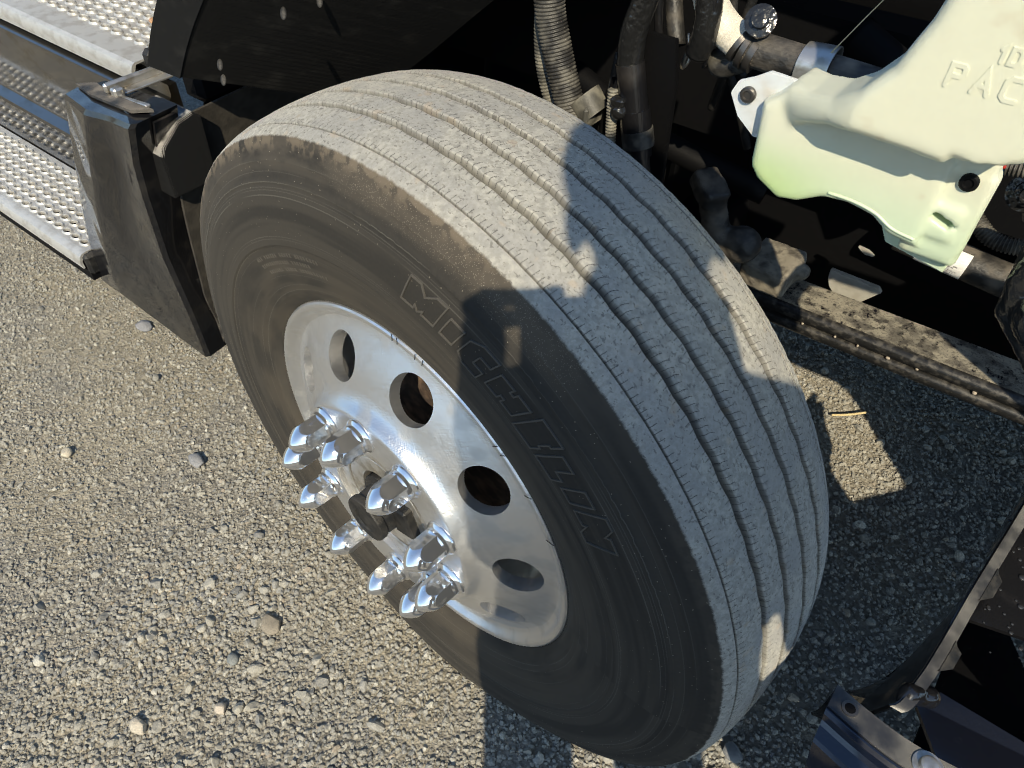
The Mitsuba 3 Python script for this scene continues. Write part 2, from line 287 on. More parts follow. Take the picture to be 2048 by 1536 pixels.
def pebbles(base, x, y, r, sink, seed, jit=.12, cuts=7):
    g = np.random.default_rng(seed); n, bv, bf = len(x), np.asarray(base.vertices), np.asarray(base.faces)
    s = np.stack([g.uniform(.85, 1.3, n), g.uniform(.7, 1.05, n), g.uniform(.6, .95, n)], 1)
    v = np.broadcast_to(bv[None], (n,) + bv.shape).copy()
    for _ in range(cuts):
        d = g.normal(size=(n, 3)); d /= np.linalg.norm(d, axis=1)[:, None]; h = g.uniform(.45, .9, n)
        v -= np.maximum(np.einsum('nvk,nk->nv', v, d) - h[:, None], 0)[..., None] * d[:, None]
    v *= s[:, None] * (1 + g.uniform(-jit, jit, (n, len(bv), 1)))
    u = g.normal(size=(n, 4)); u[:, 1:3] *= .45; u /= np.linalg.norm(u, axis=1)[:, None]; w, a, b, c = u.T
    Rm = np.stack([1 - 2 * (b * b + c * c), 2 * (a * b - c * w), 2 * (a * c + b * w), 2 * (a * b + c * w), 1 - 2 * (a * a + c * c), 2 * (b * c - a * w), 2 * (a * c - b * w), 2 * (b * c + a * w), 1 - 2 * (a * a + b * b)], 1).reshape(-1, 3, 3)
    v = np.einsum('nij,nkj->nki', Rm, v) * (r * 1.15)[:, None, None]; z = hgt(x, y) - .006 + sink * r
    v += np.stack([x, y, z], 1)[:, None]
    t = g.random(n); pal = np.array([[.31, .295, .255], [.27, .263, .24], [.215, .214, .205], [.43, .415, .365], [.32, .265, .205], [.14, .143, .148]])
    k = np.searchsorted(np.cumsum([.34, .30, .20, .07, .03, .06]), t).clip(0, 5); col = pal[k] * g.uniform(.8, 1.2, (n, 1))
    dustp = np.clip((meshkit.fbm(np.stack([x, y, 0 * x + 1], -1) * 2.4, 3, 31) - .35) * 2.2, 0, .75)[:, None]; col = col * (1 - dustp) + np.array([.315, .295, .245]) * dustp
    f = bf[None] + (np.arange(n) * len(bv))[:, None, None]
    return v.reshape(-1, 3), f.reshape(-1, 3), np.repeat(col, len(bv), 0)
def scatter(n, seed, keep):
    g = np.random.default_rng(seed); x = g.uniform(-2.7, 1.15, n); y = g.uniform(-1.0, 1.75, n); k = g.random(n) < keep(x, y); return x[k], y[k]
def soft(d, w=.30): return np.clip(d / w, 0, 1) ** 1.5
def zone(x, y):
    """where the yard shows: left of the wheel and, thinner, under the truck; the loose stones thin out into the packed yard beyond."""
    k = .25 * (meshkit.fbm(np.stack([x, y, 0 * x + 7], -1) * 3, 2, 3) - .5)
    left = soft(.55 - y, .1) * soft(y + 1.0 + .32 * (x + .45) + k) * (x < .42) * soft(x + 2.7 + k, .5) * ~((x < -1.0) & (y > .1))
    right = (x > .1) * soft(y + .45 + k, .2) * (x < 1.1) * .9
    under = (x <= .1) * (y >= .45) * (x > -.6) * (y < 1.6) * .5
    return np.maximum(np.maximum(left, right), np.maximum(under, .05))
def coarse(x, y):
    """how coarse the loose stones lie: clean and big towards the camera and in drifts, ground to dust between."""
    f = meshkit.fbm(np.stack([x, y, 0 * x + 3], -1) * 2.3, 3, 21)
    return np.clip(.06 + 1.1 * (f - .42) + .95 * np.exp(-((x + .28) ** 2 + (y + .52) ** 2) / .20) + .40 * (x > .15), .03, 1)
vs, fs, cs_, off = [], [], [], 0
for base, n, rlo, rhi, sink, seed, dens in ((OCT, 190000, .0016, .0034, .2, 11, lambda x, y: zone(x, y)), (ICO1, 120000, .0032, .0056, .25, 12, lambda x, y: zone(x, y) * (.35 + .65 * coarse(x, y))),
                                      (ICO1, 76000, .0044, .0070, .3, 13, lambda x, y: zone(x, y) * coarse(x, y)), (ICO2, 3000, .0078, .0125, .25, 14, lambda x, y: zone(x, y) * coarse(x, y) ** 2.2), (ICO2, 180, .012, .0175, .15, 15, lambda x, y: zone(x, y) * coarse(x, y) ** 2.5)):
    x, y = scatter(n, seed, dens); r = rlo + (rhi - rlo) * np.random.default_rng(seed + 50).random(len(x)) ** 1.8
    v, f, c = pebbles(base, x, y, r, sink, seed + 100); vs.append(v); fs.append(f + off); cs_.append(c); off += len(v)
print('gravel tris', sum(len(f) for f in fs))
add('gravel', (np.vstack(vs), np.vstack(fs)), 'm_gravel', False, 'loose crushed tan and grey gravel covering the yard', 'stuff', color=np.vstack(cs_))
labels['gravel']['category'] = 'gravel'

# ------------------------------------------------------------------ front wheel
STEER, ZC = -0.09833, .5
cS, sS = math.cos(STEER), math.sin(STEER)
WROT = np.array([[cS, -sS, 0], [sS, cS, 0], [0, 0, 1]])          # wheel frame (axle along -y outward) -> truck
def wheel(mesh): return place(mesh, (0, 0, ZC), WROT)
AXLE = np.stack([V(1, 0, 0), V(0, 0, 1), V(0, -1, 0)], 1)         # z of a turned profile -> outward
def wturn(mesh): return wheel(place(mesh, (0, 0, 0), AXLE))
def wp(R, a, d): a = math.radians(a); return V(R * math.cos(a), -d, R * math.sin(a))   # wheel-frame point, d = outward
RMAX, HALF = .5295, .1145
# profile: list of (y lateral (outward positive), R, follows zigzag of groove k or -1)
GRO = [(.0984, .0022, .006, .0), (.0580, .0078, .0140, .0008), (.0190, .0078, .0140, .0008), (-.0200, .0078, .0140, .0008), (-.0590, .0078, .0140, .0008), (-.0995, .0022, .006, .0)]
def crown(y): return RMAX - 1.02 * y * y - 33 * np.maximum(0, np.abs(y) - .06) ** 3
prof = []
def plain(y0, y1, n):
    for y in np.linspace(y0, y1, n): prof.append((y, crown(y), -1, 0.))
edges = []
y = HALF
for k, (yc, w, dep, amp) in enumerate(GRO):
    e = .0019 if w > .006 else .0006
    plain(y, yc + w / 2 + e + .0012, 5 if w > .006 else 4)
    for dy, q in ((w / 2 + e, 0), (w / 2 + .4 * e, .03), (w / 2, .12), (w / 2 - .14 * w, .80), (.2 * w, 1), (-.2 * w, 1), (-w / 2 + .14 * w, .80), (-w / 2, .12), (-w / 2 - .4 * e, .03), (-w / 2 - e, 0)):
        prof.append((yc + dy, crown(yc + dy) - dep * q, k, 1.))
    y = yc - w / 2 - e - .0012
plain(y, -HALF, 5)
R_SH = crown(HALF)
side = [(.1160, R_SH - .0020), (.1185, R_SH - .008), (.1230, R_SH - .018), (.1262, .487), (.1272, .4845), (.1270, .483), (.1300, .474), (.1335, .4655), (.1350, .4645), (.1350, .4625), (.1362, .4590), (.1372, .4580), (.1372, .4565), (.1388, .4530), (.1400, .4480), (.1415, .435),
        (.1430, .415), (.1430, .400), (.1425, .3905), (.1432, .3900), (.1432, .3885), (.1422, .3880), (.1424, .3865), (.1414, .3860), (.1405, .374), (.1385, .358), (.1355, .344), (.1320, .332), (.1285, .3235), (.1262, .3190), (.1265, .3175), (.1250, .3150), (.1215, .3095), (.1185, .3045), (.1150, .3000), (.1090, .2960), (.1000, .2880)]
sd_v = HALF + np.cumsum(np.r_[0, [math.hypot(a[0] - b[0], a[1] - b[1]) for a, b in zip(side[1:], side[:-1])]]) + .002
def tyre_mesh(nseg=1320):
    rows = [(y_, r_, -1, 0., v_) for (y_, r_), v_ in zip(side[::-1], sd_v[::-1])] + [(y_, r_, k, z_, y_) for y_, r_, k, z_ in prof] + [(-y_, r_, -1, 0., -v_) for (y_, r_), v_ in zip(side, sd_v)]
    A = np.array([(a, b, v_) for a, b, _, _, v_ in rows]); ks = np.array([r[2] for r in rows])
    th = np.arange(nseg + 1) * 2 * np.pi / nseg
    amp = np.array([GRO[k][3] if k >= 0 else 0 for k in ks]); ph = np.array([GRO[k][0] * 37 if k >= 0 else 0 for k in ks])
    wave = np.sin(th[:, None] * 72 + ph[None]) ; wave = wave + .35 * np.sin(th[:, None] * 31 + 2 * ph[None])
    Y = A[None, :, 0] + amp[None] * wave
    Rr = np.broadcast_to(A[None, :, 1], Y.shape).copy()
    tread = np.abs(A[:, 0]) <= HALF + .0005
    q = np.stack([np.cos(th)[:, None] * 9 + 0 * Y, np.sin(th)[:, None] * 9 + 0 * Y, Y * 30], -1)
    Rr += np.where(tread[None], .0009 * (meshkit.fbm(q * 3, 3, 4) - .5), 0)
    edge = np.exp(-((np.abs(A[:, 0]) - HALF) / .0025) ** 2)      # scuffed, ragged shoulder edge
    Rr -= edge[None] * .0018 * np.clip(meshkit.fbm(np.stack([np.cos(th) * 60, np.sin(th) * 60, 0 * th], -1), 3, 8) - .3, 0, 1)[:, None]
    saw = np.exp(-((A[:, 1] - .4645) / .0012) ** 2) * (A[:, 0] > .1)
    Y = Y + saw[None] * .0022 * np.clip(meshkit.noise(np.stack([np.cos(th) * 120, np.sin(th) * 120, 0 * th], -1), 2) - .25, 0, 1)[:, None]
    v = np.stack([Rr * np.cos(th)[:, None], -Y, Rr * np.sin(th)[:, None]], -1).reshape(-1, 3)
    m = len(rows); i, j = np.meshgrid(np.arange(nseg), np.arange(m - 1), indexing='ij'); a = (i * m + j).ravel()
    f = np.vstack([np.stack([a, a + 1, a + m + 1], 1), np.stack([a, a + m + 1, a + m], 1)])
    uv = np.stack([np.repeat(th, m) * .52, np.tile(A[:, 2], nseg + 1)], 1)
    z = v[:, 2] + ZC; low = np.clip((.08 - z) / .08, 0, 1) ** 2                 # loaded: flat on the ground, bulging just above it
    v[:, 1] *= 1 + .10 * low; v[:, 2] = np.maximum(v[:, 2], -ZC + .002)
    return tm(v @ WROT.T + V(0, 0, ZC), f), uv
def _tread(uv):
    return smoothstep(.1162, .1132, dr.abs(uv.y) + .0022 * (fbm(uv.x * 260, uv.y * 60, 3., 4) - .5) + .0008 * (noise(uv.x * 1300, 0., 1.) - .5))
PITCH = 2 * math.pi * .52 / 424
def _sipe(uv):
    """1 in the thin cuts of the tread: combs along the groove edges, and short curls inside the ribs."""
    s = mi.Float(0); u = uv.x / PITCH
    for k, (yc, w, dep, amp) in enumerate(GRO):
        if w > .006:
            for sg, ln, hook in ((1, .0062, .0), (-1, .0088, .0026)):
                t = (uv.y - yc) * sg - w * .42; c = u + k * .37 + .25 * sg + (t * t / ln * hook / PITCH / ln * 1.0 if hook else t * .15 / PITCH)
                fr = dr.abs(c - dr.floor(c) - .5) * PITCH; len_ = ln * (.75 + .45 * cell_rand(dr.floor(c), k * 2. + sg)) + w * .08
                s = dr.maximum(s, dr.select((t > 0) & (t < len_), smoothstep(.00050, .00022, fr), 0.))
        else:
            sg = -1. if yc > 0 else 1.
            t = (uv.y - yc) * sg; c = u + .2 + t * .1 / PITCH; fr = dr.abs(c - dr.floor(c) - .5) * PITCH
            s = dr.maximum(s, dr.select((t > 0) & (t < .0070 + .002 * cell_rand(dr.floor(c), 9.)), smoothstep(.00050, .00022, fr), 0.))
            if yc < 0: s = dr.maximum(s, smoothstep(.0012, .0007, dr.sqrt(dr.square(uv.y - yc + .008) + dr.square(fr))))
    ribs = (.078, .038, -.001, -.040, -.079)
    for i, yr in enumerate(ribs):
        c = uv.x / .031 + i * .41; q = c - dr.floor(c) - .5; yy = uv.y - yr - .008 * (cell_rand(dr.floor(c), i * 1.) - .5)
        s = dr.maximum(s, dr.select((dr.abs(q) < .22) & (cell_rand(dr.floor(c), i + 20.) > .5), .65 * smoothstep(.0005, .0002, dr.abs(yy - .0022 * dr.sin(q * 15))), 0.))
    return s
_sr = np.array(side); _o = np.argsort(_sr[:, 1])
RINGS = [(float(np.interp(R_, _sr[_o, 1], sd_v[_o])), w_, a_) for R_, w_, a_ in ((.486, .0007, .4), (.4745, .0006, .5), (.4645, .0008, .9), (.4585, .0006, .5), (.4555, .0006, .45), (.4500, .0009, .8), (.4000, .0006, .7), (.3965, .0006, .5), (.386, .0006, .7), (.378, .0005, .4), (.346, .0006, .5), (.330, .0006, .5), (.3215, .0008, .6))]
def _tyre_col(p, n, uv):
    tr = _tread(uv); f1 = fbm(uv.x * 260, uv.y * 260, 1., 4); f2 = fbm(uv.x * 22, uv.y * 22, 5., 3); v1, v2, w = voronoi(uv.x * 520, uv.y * 520)
    d = mix((.265, .255, .225), (.355, .34, .295), smoothstep(.3, .7, f1)); d = mix(d, (.265, .258, .24), .6 * smoothstep(.4, .65, f2))
    d = mix(d, (.10, .092, .08), .6 * smoothstep(.68, .76, fbm(uv.x * 330, uv.y * 420, 9., 3))); d = d * (.92 + .16 * w)
    d = mix(d, (.38, .28, .18), .3 * smoothstep(.74, .82, fbm(uv.x * 60, uv.y * 60, 12., 3)))
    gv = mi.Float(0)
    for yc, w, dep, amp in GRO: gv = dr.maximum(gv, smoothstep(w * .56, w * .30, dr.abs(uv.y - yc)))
    d = mix(d, (.040, .038, .034), .88 * gv)  # groove bottoms darkened in the colour: bare rubber plus painted shade
    d = mix(d, (.040, .038, .035), (.86 - .35 * gv) * _sipe(uv))  # sipes: bare rubber, with the slit shade put into the dark colour
    st = fbm(uv.x * 3, uv.y * 90, 2., 3); sc = fbm(uv.x * 500, uv.y * 500, 7., 2)
    s = mix((.028, .0262, .0235), (.046, .0415, .035), .75 * smoothstep(.3, .7, st) + .25 * sc)
    ang = uv.x / .52; top = smoothstep(.75, 1.05, ang) * smoothstep(2.9, 2.0, ang)
    s = mix(s, (.085, .073, .058), top * smoothstep(.17, .12, dr.abs(uv.y)) * smoothstep(.25, .65, fbm(uv.x * 30, uv.y * 60, 6., 4)) * .55)
    s = mix(s, (.074, .062, .047), .45 * smoothstep(.21, .31, dr.abs(uv.y)) * smoothstep(.2, .7, fbm(uv.x * 9, uv.y * 45, 2., 4)))
    for vl, wl, al in RINGS: s = mix(s, (.10, .095, .082), .7 * al * smoothstep(wl, wl * .35, dr.abs(dr.abs(uv.y) - vl - .0012 * (noise(uv.x * 6., vl * 99, 0.) - .5))) * smoothstep(.25, .6, fbm(uv.x * 9, vl * 77, 3., 3)))
    gz = smoothstep(.95, 1.1, ang) * smoothstep(1.75, 1.5, ang) * smoothstep(.160, .135, dr.abs(uv.y)); sv = voronoi(uv.x * 620, uv.y * 620)
    s = mix(s, (.36, .32, .25), gz * dr.select((sv[2] > .72) & (sv[0] < .22), .9, 0.)); s = mix(s, (.09, .075, .058), gz * .45)
    gr = smoothstep(.136, .118, dr.abs(uv.y)) * smoothstep(.50, .72, fbm(uv.x * 110, uv.y * 110, 3., 4) + .16 * smoothstep(.13, .115, dr.abs(uv.y)))
    s = mix(s, (.16, .13, .095), .7 * gr * (.15 + .85 * top) * smoothstep(.35, .75, noise(uv.x * 4., 2., 2.)))
    sp = voronoi(uv.x * 260, uv.y * 260); s = mix(s, (.28, .24, .18), dr.select((sp[2] > .972) & (sp[0] < .15), smoothstep(.30, .12, dr.abs(uv.y)) * .8, 0.))
    return mix(s, d, tr)
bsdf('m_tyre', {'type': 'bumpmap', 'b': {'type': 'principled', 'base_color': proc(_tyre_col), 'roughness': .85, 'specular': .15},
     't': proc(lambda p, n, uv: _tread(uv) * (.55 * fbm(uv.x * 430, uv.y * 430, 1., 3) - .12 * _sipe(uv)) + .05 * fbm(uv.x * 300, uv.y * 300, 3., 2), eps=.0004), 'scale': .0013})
tyre, tyre_uv = tyre_mesh()
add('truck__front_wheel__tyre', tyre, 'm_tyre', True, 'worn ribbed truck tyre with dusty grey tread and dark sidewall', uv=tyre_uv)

# raised lettering on the sidewall: outlined italic capitals
def glyph(ch, h, sw):
    L = {'M': [[(0, 0), (0, 1), (.42, .42), (.84, 1), (.84, 0)]], 'I': [[(0, 0), (0, 1)]], 'C': [[(.66, 1), (.18, 1), (0, .84), (0, .16), (.18, 0), (.66, 0)]], 'H': [[(0, 0), (0, 1)], [(.66, 0), (.66, 1)], [(0, .5), (.66, .5)]],
         'E': [[(.6, 1), (0, 1), (0, 0), (.6, 0)], [(0, .5), (.52, .5)]], 'L': [[(0, 1), (0, 0), (.58, 0)]], 'N': [[(0, 0), (0, 1), (.7, 0), (.7, 1)]],
         'P': [[(0, 0), (0, 1), (.5, 1), (.62, .88), (.62, .62), (.5, .5), (0, .5)]], 'A': [[(0, 0), (.35, 1), (.7, 0)], [(.13, .34), (.57, .34)]], 'R': [[(0, 0), (0, 1), (.5, 1), (.62, .88), (.62, .62), (.5, .5), (0, .5)], [(.3, .5), (.64, 0)]],
         '1': [[(0, .8), (.2, 1), (.2, 0)]], 'D': [[(0, 0), (0, 1), (.42, 1), (.62, .8), (.62, .2), (.42, 0), (0, 0)]]}[ch]
    hh = h - sw
    ls = [LineString([(x * hh + sw / 2, y_ * hh + sw / 2) for x, y_ in l]) for l in L]
    g = unary_union([l.buffer(sw / 2, cap_style=2 if ch not in 'PRCAD1' or sw > .012 else 1, join_style=2) for l in ls])
    return g.intersection(sbox(-1, 0, 1, h)) if sw > .012 else g
def side_d(R):
    pr = np.array(side); o = np.argsort(pr[:, 1]); return np.interp(R, pr[o, 1], pr[o, 0])
word, x = [], 0.
H_L, SW = .0445, .0150
for ch in 'MICHELIN':
    g = glyph(ch, H_L, SW); w_ = g.bounds[2] - g.bounds[0]
    word.append(affinity.translate(affinity.skew(g, 12, origin=(0, 0)), x - g.bounds[0], 0)); x += w_ + .0075
sc_ = .326 / (x - .0075)
word = [affinity.scale(g, sc_, 1, origin=(0, 0)) for g in word]
def on_side(mesh, a0, rb, lift):
    v = mesh.vertices.copy(); Rv = rb + v[:, 1]; ang = math.radians(a0) - v[:, 0] / .42; d = side_d(Rv) + v[:, 2] - lift
    out = np.stack([Rv * np.cos(ang), -d, Rv * np.sin(ang)], 1); m = tm(out, mesh.faces); return m
def subdiv(poly, step=.006): return poly.segmentize(step)
let = []
for g in word:
    rim_ = subdiv(g.buffer(.0008, join_style=2).difference(g.buffer(-.0008, join_style=2)))
    let.append(on_side(extrude(rim_, .0022), 80.7, .4035, .0006))
bsdf('m_letter', {'type': 'principled', 'base_color': {'type': 'rgb', 'value': [.070, .064, .055]}, 'roughness': .75, 'specular': .3})
let = wheel(cat(*let)); 
add('truck__front_wheel__lettering', let, 'm_letter', False, 'raised outlined MICHELIN lettering on the tyre sidewall')
# small raised size lines further round, and fine rings
sm = []
g2 = np.random.default_rng(3)
for row, (rb, n_) in enumerate(((.372, 26), (.362, 22), (.352, 24))):
    for q in range(n_):
        if g2.random() < .18: continue
        w_ = g2.uniform(.0022, .0042); a = 130 - q * 1.05 - row * 1.5
        sm.append(on_side(extrude(sbox(0, 0, w_, .0052).difference(sbox(.0008, .001, w_ - .0008, .0042)), .0012), a, rb, .0006))
add('truck__front_wheel__size_marking', wheel(cat(*sm)), 'm_letter', False)
hair = []
for R_, a in ((.2985, 88.1), (.299, 86.4), (.2975, 80.5), (.2985, 78.1), (.2985, 53.9), (.301, 51.4), (.299, 40.6), (.2985, 28.1)):
    add('truck__front_wheel__rubber_hair', wheel(tube([wp(R_ - .0065, a + .25, .1195), wp(R_, a, .1205), wp(R_ + .007, a - .2, .1215)], .0005, 5)), 'm_deep_black', True)

# rim: turned, with ten hand holes and a bore
NUT0 = 133.24
def rim_mesh():
    P = [(.2985, .1085), (.2987, .1130), (.2978, .1160), (.2955, .1180), (.2925, .1186), (.2895, .1178), (.2868, .1155), (.2845, .1120), (.2815, .1085), (.2780, .1060), (.2735, .1048), (.2690, .1060), (.2600, .1105), (.2450, .1192), (.2260, .1300), (.2080, .1382), (.1930, .1440), (.1830, .1490), (.1765, .1550), (.1725, .1615), (.1695, .1662), (.1660, .1684), (.1620, .1690),
         (.1130, .1690), (.1112, .1682), (.1105, .1660), (.1105, .1470), (.1620, .1470), (.1850, .1300), (.2200, .1100), (.2480, .0930), (.2590, .0800), (.2620, .0600), (.2600, -.0900), (.2780, -.1040), (.2860, -.1170), (.2985, -.1180), (.2985, -.1090), (.2880, -.1060), (.2860, -.0800), (.2700, -.0600), (.2700, .0500), (.2860, .0750), (.2880, .1020), (.2960, .1050)]
    M = man_revolve(P, 288)
    tilt = 24.
    for i in range(10):
        a = math.radians(NUT0 - 18 - 36 * i); rad = V(math.cos(a), math.sin(a), 0)
        zax = V(0, 0, 1) * math.cos(math.radians(tilt)) + rad * math.sin(math.radians(tilt))
        c = rad * .2265 + V(0, 0, .1300)
        cyl = trimesh.creation.cylinder(.0345, .12, sections=72); cyl = place(cyl, c, frame(zax, rad))
        cone = revolve([(0, -.004), (.0335, -.004), (.0375, .003), (.0375, .006), (0, .006)], 72); cone = place(cone, c, frame(zax, rad))
        M = M - man(cyl)
    return unman(M)
add('truck__front_wheel__rim', wturn(rim_mesh()), 'm_aluminium', 28, 'polished aluminium rim with ten round hand holes')
# hub, cap
hub = revolve([(.1085, .10), (.1085, .1600), (.1070, .1615), (.0860, .1615), (.0850, .1600), (.0850, .1480), (.0815, .1480), (.0815, .1585), (.0805, .1600), (.0560, .1600), (.0545, .1585), (.0545, .13), (0, .13)], 120)
add('truck__front_wheel__hub', wturn(hub), 'm_steel', 30)
cap = cat(revolve([(.0480, .13), (.0480, .1600), (.0470, .1625), (.0375, .1640), (.0360, .1660), (.0352, .1830), (.0335, .1860), (.0335, .1885), (.0365, .1895), (.0372, .1910), (.0372, .1990), (.0360, .2010), (.0330, .2020), (.0200, .2022), (.0180, .2000), (0, .1995)], 72), place(box((.040, .05, .022), (.045, -.005, .163), b=.003), (0, 0, 0), trimesh.transformations.rotation_matrix(math.radians(18), [0, 0, 1])[:3, :3]))
add('truck__front_wheel__hub_cap', wturn(cap), 'm_black_plastic', 30, 'black plastic plug in the middle of the hub')
# nut covers
def nut():
    """bullet cover: wide two-step flange, six long flats running up into a smooth pointed nose."""
    R0 = .0222
    M = man_revolve([(0, .010), (R0, .010), (R0, .030)] + [(R0 * (1 - u ** 2.0) ** .74, .030 + .0345 * u) for u in np.linspace(.05, .988, 22)] + [(0, .0648)], 72)
    M = M ^ m3.Manifold.cylinder(.09, .0218, .0218, 6)
    M = M + man_revolve([(0, .006), (.0212, .006), (.0218, .0085), (.0214, .0125), (.0196, .0150), (0, .0150)], 64)
    M = M + man_revolve([(0, 0), (.0252, 0), (.0257, .0016), (.0254, .0036), (.0236, .0058), (.0216, .0075), (0, .0075)], 72)
    return unman(M)
NUT = nut()
for i in range(10):
    a = math.radians(NUT0 - 36 * i); c = V(.14288 * math.cos(a), .14288 * math.sin(a), .1686); tw = float(np.random.default_rng(i + 5).uniform(0, 60))
    m_ = place(NUT, (0, 0, 0), trimesh.transformations.rotation_matrix(math.radians(tw), [0, 0, 1])[:3, :3]); add('truck__front_wheel__nut_cover', wturn(place(m_, c)), 'm_chrome', 25)
drum = revolve([(0, .040), (.12, .040), (.128, .035), (.205, .030), (.212, .022), (.214, -.01), (.207, -.02), (.207, -.11), (0, -.11)], 96)
add('truck__front_wheel__brake_drum', wturn(drum), 'm_rust', 30)

# ------------------------------------------------------------------ cab steps, kick panel, fairing
def step_plate(x0, x1, y0, y1, z, rows_y, pitch=.034, ph=0., lip=.022):
    """perforated plate: round holes with raised collars, rounded front lip."""
    hs, v = [], []
    for k, yy in enumerate(rows_y):
        xx = x1 - .03 - (k % 2) * pitch / 2
        while xx > x0 + .03: hs.append((xx, yy)); xx -= pitch
    pl = sbox(x0, y0 + lip, x1, y1)
    holes = unary_union([affinity.scale(Point(a, b).buffer(.0082, 10), 1.2, .85) for a, b in hs]); top = extrude(pl.difference(holes), .003)
    parts = [place(top, (0, 0, z - .003))]
    col = revolve([(.0082, -.004), (.0082, .0022), (.0088, .0040), (.0098, .0042), (.0112, .0024), (.0130, 0.0002), (.0130, -.001)], 24)
    for a, b in hs:
        c = col.copy(); c.vertices = c.vertices * V(1.2, .85, 1) + V(a, b, z); parts.append(c)
    lipp = [(y1, z - .0035), (y0 + lip + .001, z - .0005), (y0 + .012, z - .0015), (y0 + .005, z - .006), (y0 + .001, z - .014), (y0, z - .024), (y0 + .002, z - .036), (y0 + .006, z - .036), (y0 + .006, z - .010)]
    lp = [(y0 + lip + .0005, z)] + lipp[2:7] + [(y0 + .006, z - .036), (y0 + .006, z - .02), (y0 + .014, z - .006), (y0 + lip + .0005, z - .003)]
    parts.append(slab([(b, c) for b, c in lp], 'yz', x0, x1 - x0))
    parts.append(slab([(y0 + lip, z - .003), (y0 + lip, z - .03), (y0 + lip + .003, z - .03), (y0 + lip + .003, z - .003)], 'yz', x0, x1 - x0))
    return cat(*parts)
add('truck__step__plate', step_plate(-2.75, -1.06, -.068, .125, .402, np.arange(-.030, .12, .0262), .036), 'm_step', 30, 'lower perforated bright metal step')
add('truck__step__frame', slab([(-.060, .36), (-.060, .335), (.125, .335), (.125, .36)], 'yz', -2.75, 1.70), 'm_deep_black', False)
add('truck__step__end_cap', box((.02, .06, .05), (-1.052, -.03, .375), b=.006), 'm_black_plastic', 30)
add('truck__step_001__plate', step_plate(-2.75, -.905, .118, .60, .800, np.arange(.190, .58, .0285), .040, lip=.05), 'm_step', 30, 'upper perforated bright metal step')
add('truck__step_001__frame', slab([(.155, .766), (.155, .745), (.60, .745), (.60, .766)], 'yz', -2.75, 1.83), 'm_deep_black', False)
add('truck__step_001__end_cap', box((.03, .05, .04), (-.888, .17, .80), b=.008), 'm_black_plastic', 30)
kick = [(.128, .33), (.128, .505), (.131, .512), (.150, .528), (.152, .534), (.152, .700), (.154, .708), (.170, .722), (.172, .728), (.172, .746), (.19, .746), (.19, .33)]
add('truck__kick_panel', slab(kick, 'yz', -2.75, 1.86), 'm_kick', 20, 'dark polished panel between the two steps')
dk = trimesh.creation.icosphere(2, 1.0); dk.vertices = dk.vertices * V(.011, .008, .005) * (1 + .25 * meshkit.fbm(dk.vertices * 3, 3, 2))[:, None] 

# black side fairing behind the wheel
def fairing():
    #        rear x,   y,     z      ridge x, y,     z      front x, y,    z
    L = [(-1.060, -.034, .302, -.925, -.050, .340, -.655, -.050, .322), (-1.074, -.038, .314, -.934, -.058, .352, -.643, -.058, .334), (-1.076, -.038, .353, -.942, -.058, .394, -.6435, -.058, .400), (-1.034, -.038, .439, -.914, -.058, .471, -.647, -.058, .465),
         (-.992, -.038, .530, -.877, -.058, .564, -.658, -.058, .570), (-.926, -.038, .655, -.816, -.058, .683, -.644, -.058, .700), (-.882, -.038, .735, -.778, -.058, .755, -.630, -.058, .768),
         (-.842, -.038, .808, -.742, -.058, .817, -.601, -.058, .836), (-.838, -.035, .816, -.738, -.053, .826, -.598, -.053, .843), (-.834, -.015, .821, -.765, -.028, .826, -.632, -.034, .841)]
    Li = []
    for a_, b_ in zip(L[:-1], L[1:]):
        for t in np.linspace(0, 1, 3 if abs(a_[2] - b_[2]) > .03 else 1, endpoint=False): Li.append(np.array(a_) * (1 - t) + np.array(b_) * t)
    Li.append(np.array(L[-1])); secs = []
    for q in Li:
        E_, R_, F_ = q[:3], q[3:6], q[6:9]; k = np.clip((q[2] - .36) / .25, 0, 1) * np.clip((.84 - q[2]) / .12, 0, 1)
        mid = [R_ * (1 - u) + F_ * u + V(0, .016 * k * math.sin(math.pi * u) ** 2, 0) for u in (.12, .3, .5, .7, .88)]
        secs.append(np.array([V(E_[0] + .012, .03, E_[2]), E_ + V(.002, .004, 0), E_, R_ + (E_ - R_) * .06, R_ + (F_ - R_) * .01] + mid + [F_ + V(-.006, 0, 0), F_ + V(0, .008, 0), V(F_[0] - .008, .03, F_[2])]))
    return loft(secs)
bsdf('m_fairing', {'type': 'bumpmap', 'b': {'type': 'principled', 'base_color': proc(lambda p, n, uv: mix((.006, .006, .007), (.070, .062, .050), .01 + .16 * smoothstep(.5, .8, fbm(p.x * 25, p.y * 25, p.z * 25, 4)))),
     'roughness': proc(lambda p, n, uv: .035 + .12 * smoothstep(.5, .85, fbm(p.x * 25, p.y * 25, p.z * 25, 4))), 'specular': .5, 'clearcoat': .6, 'clearcoat_gloss': .97},
     't': proc(lambda p, n, uv: fbm(p.x * 14, p.y * 14, p.z * 9, 2), eps=.002), 'scale': .004})
add('truck__side_fairing__panel', fairing(), 'm_fairing', 14, 'glossy black end panel of the step fairing, dusty and swirled')
lipt = [V(-.834, -.014, .823), V(-.765, -.027, .829), V(-.700, -.030, .836), V(-.632, -.033, .844)]; lipb = [p_ + V(.032, .020, .004) for p_ in lipt]
add('truck__side_fairing__top_lip', strip(lipt, lipb, .005), 'm_dusty_black', False, 'grey dusty lip along the top of the fairing panel')
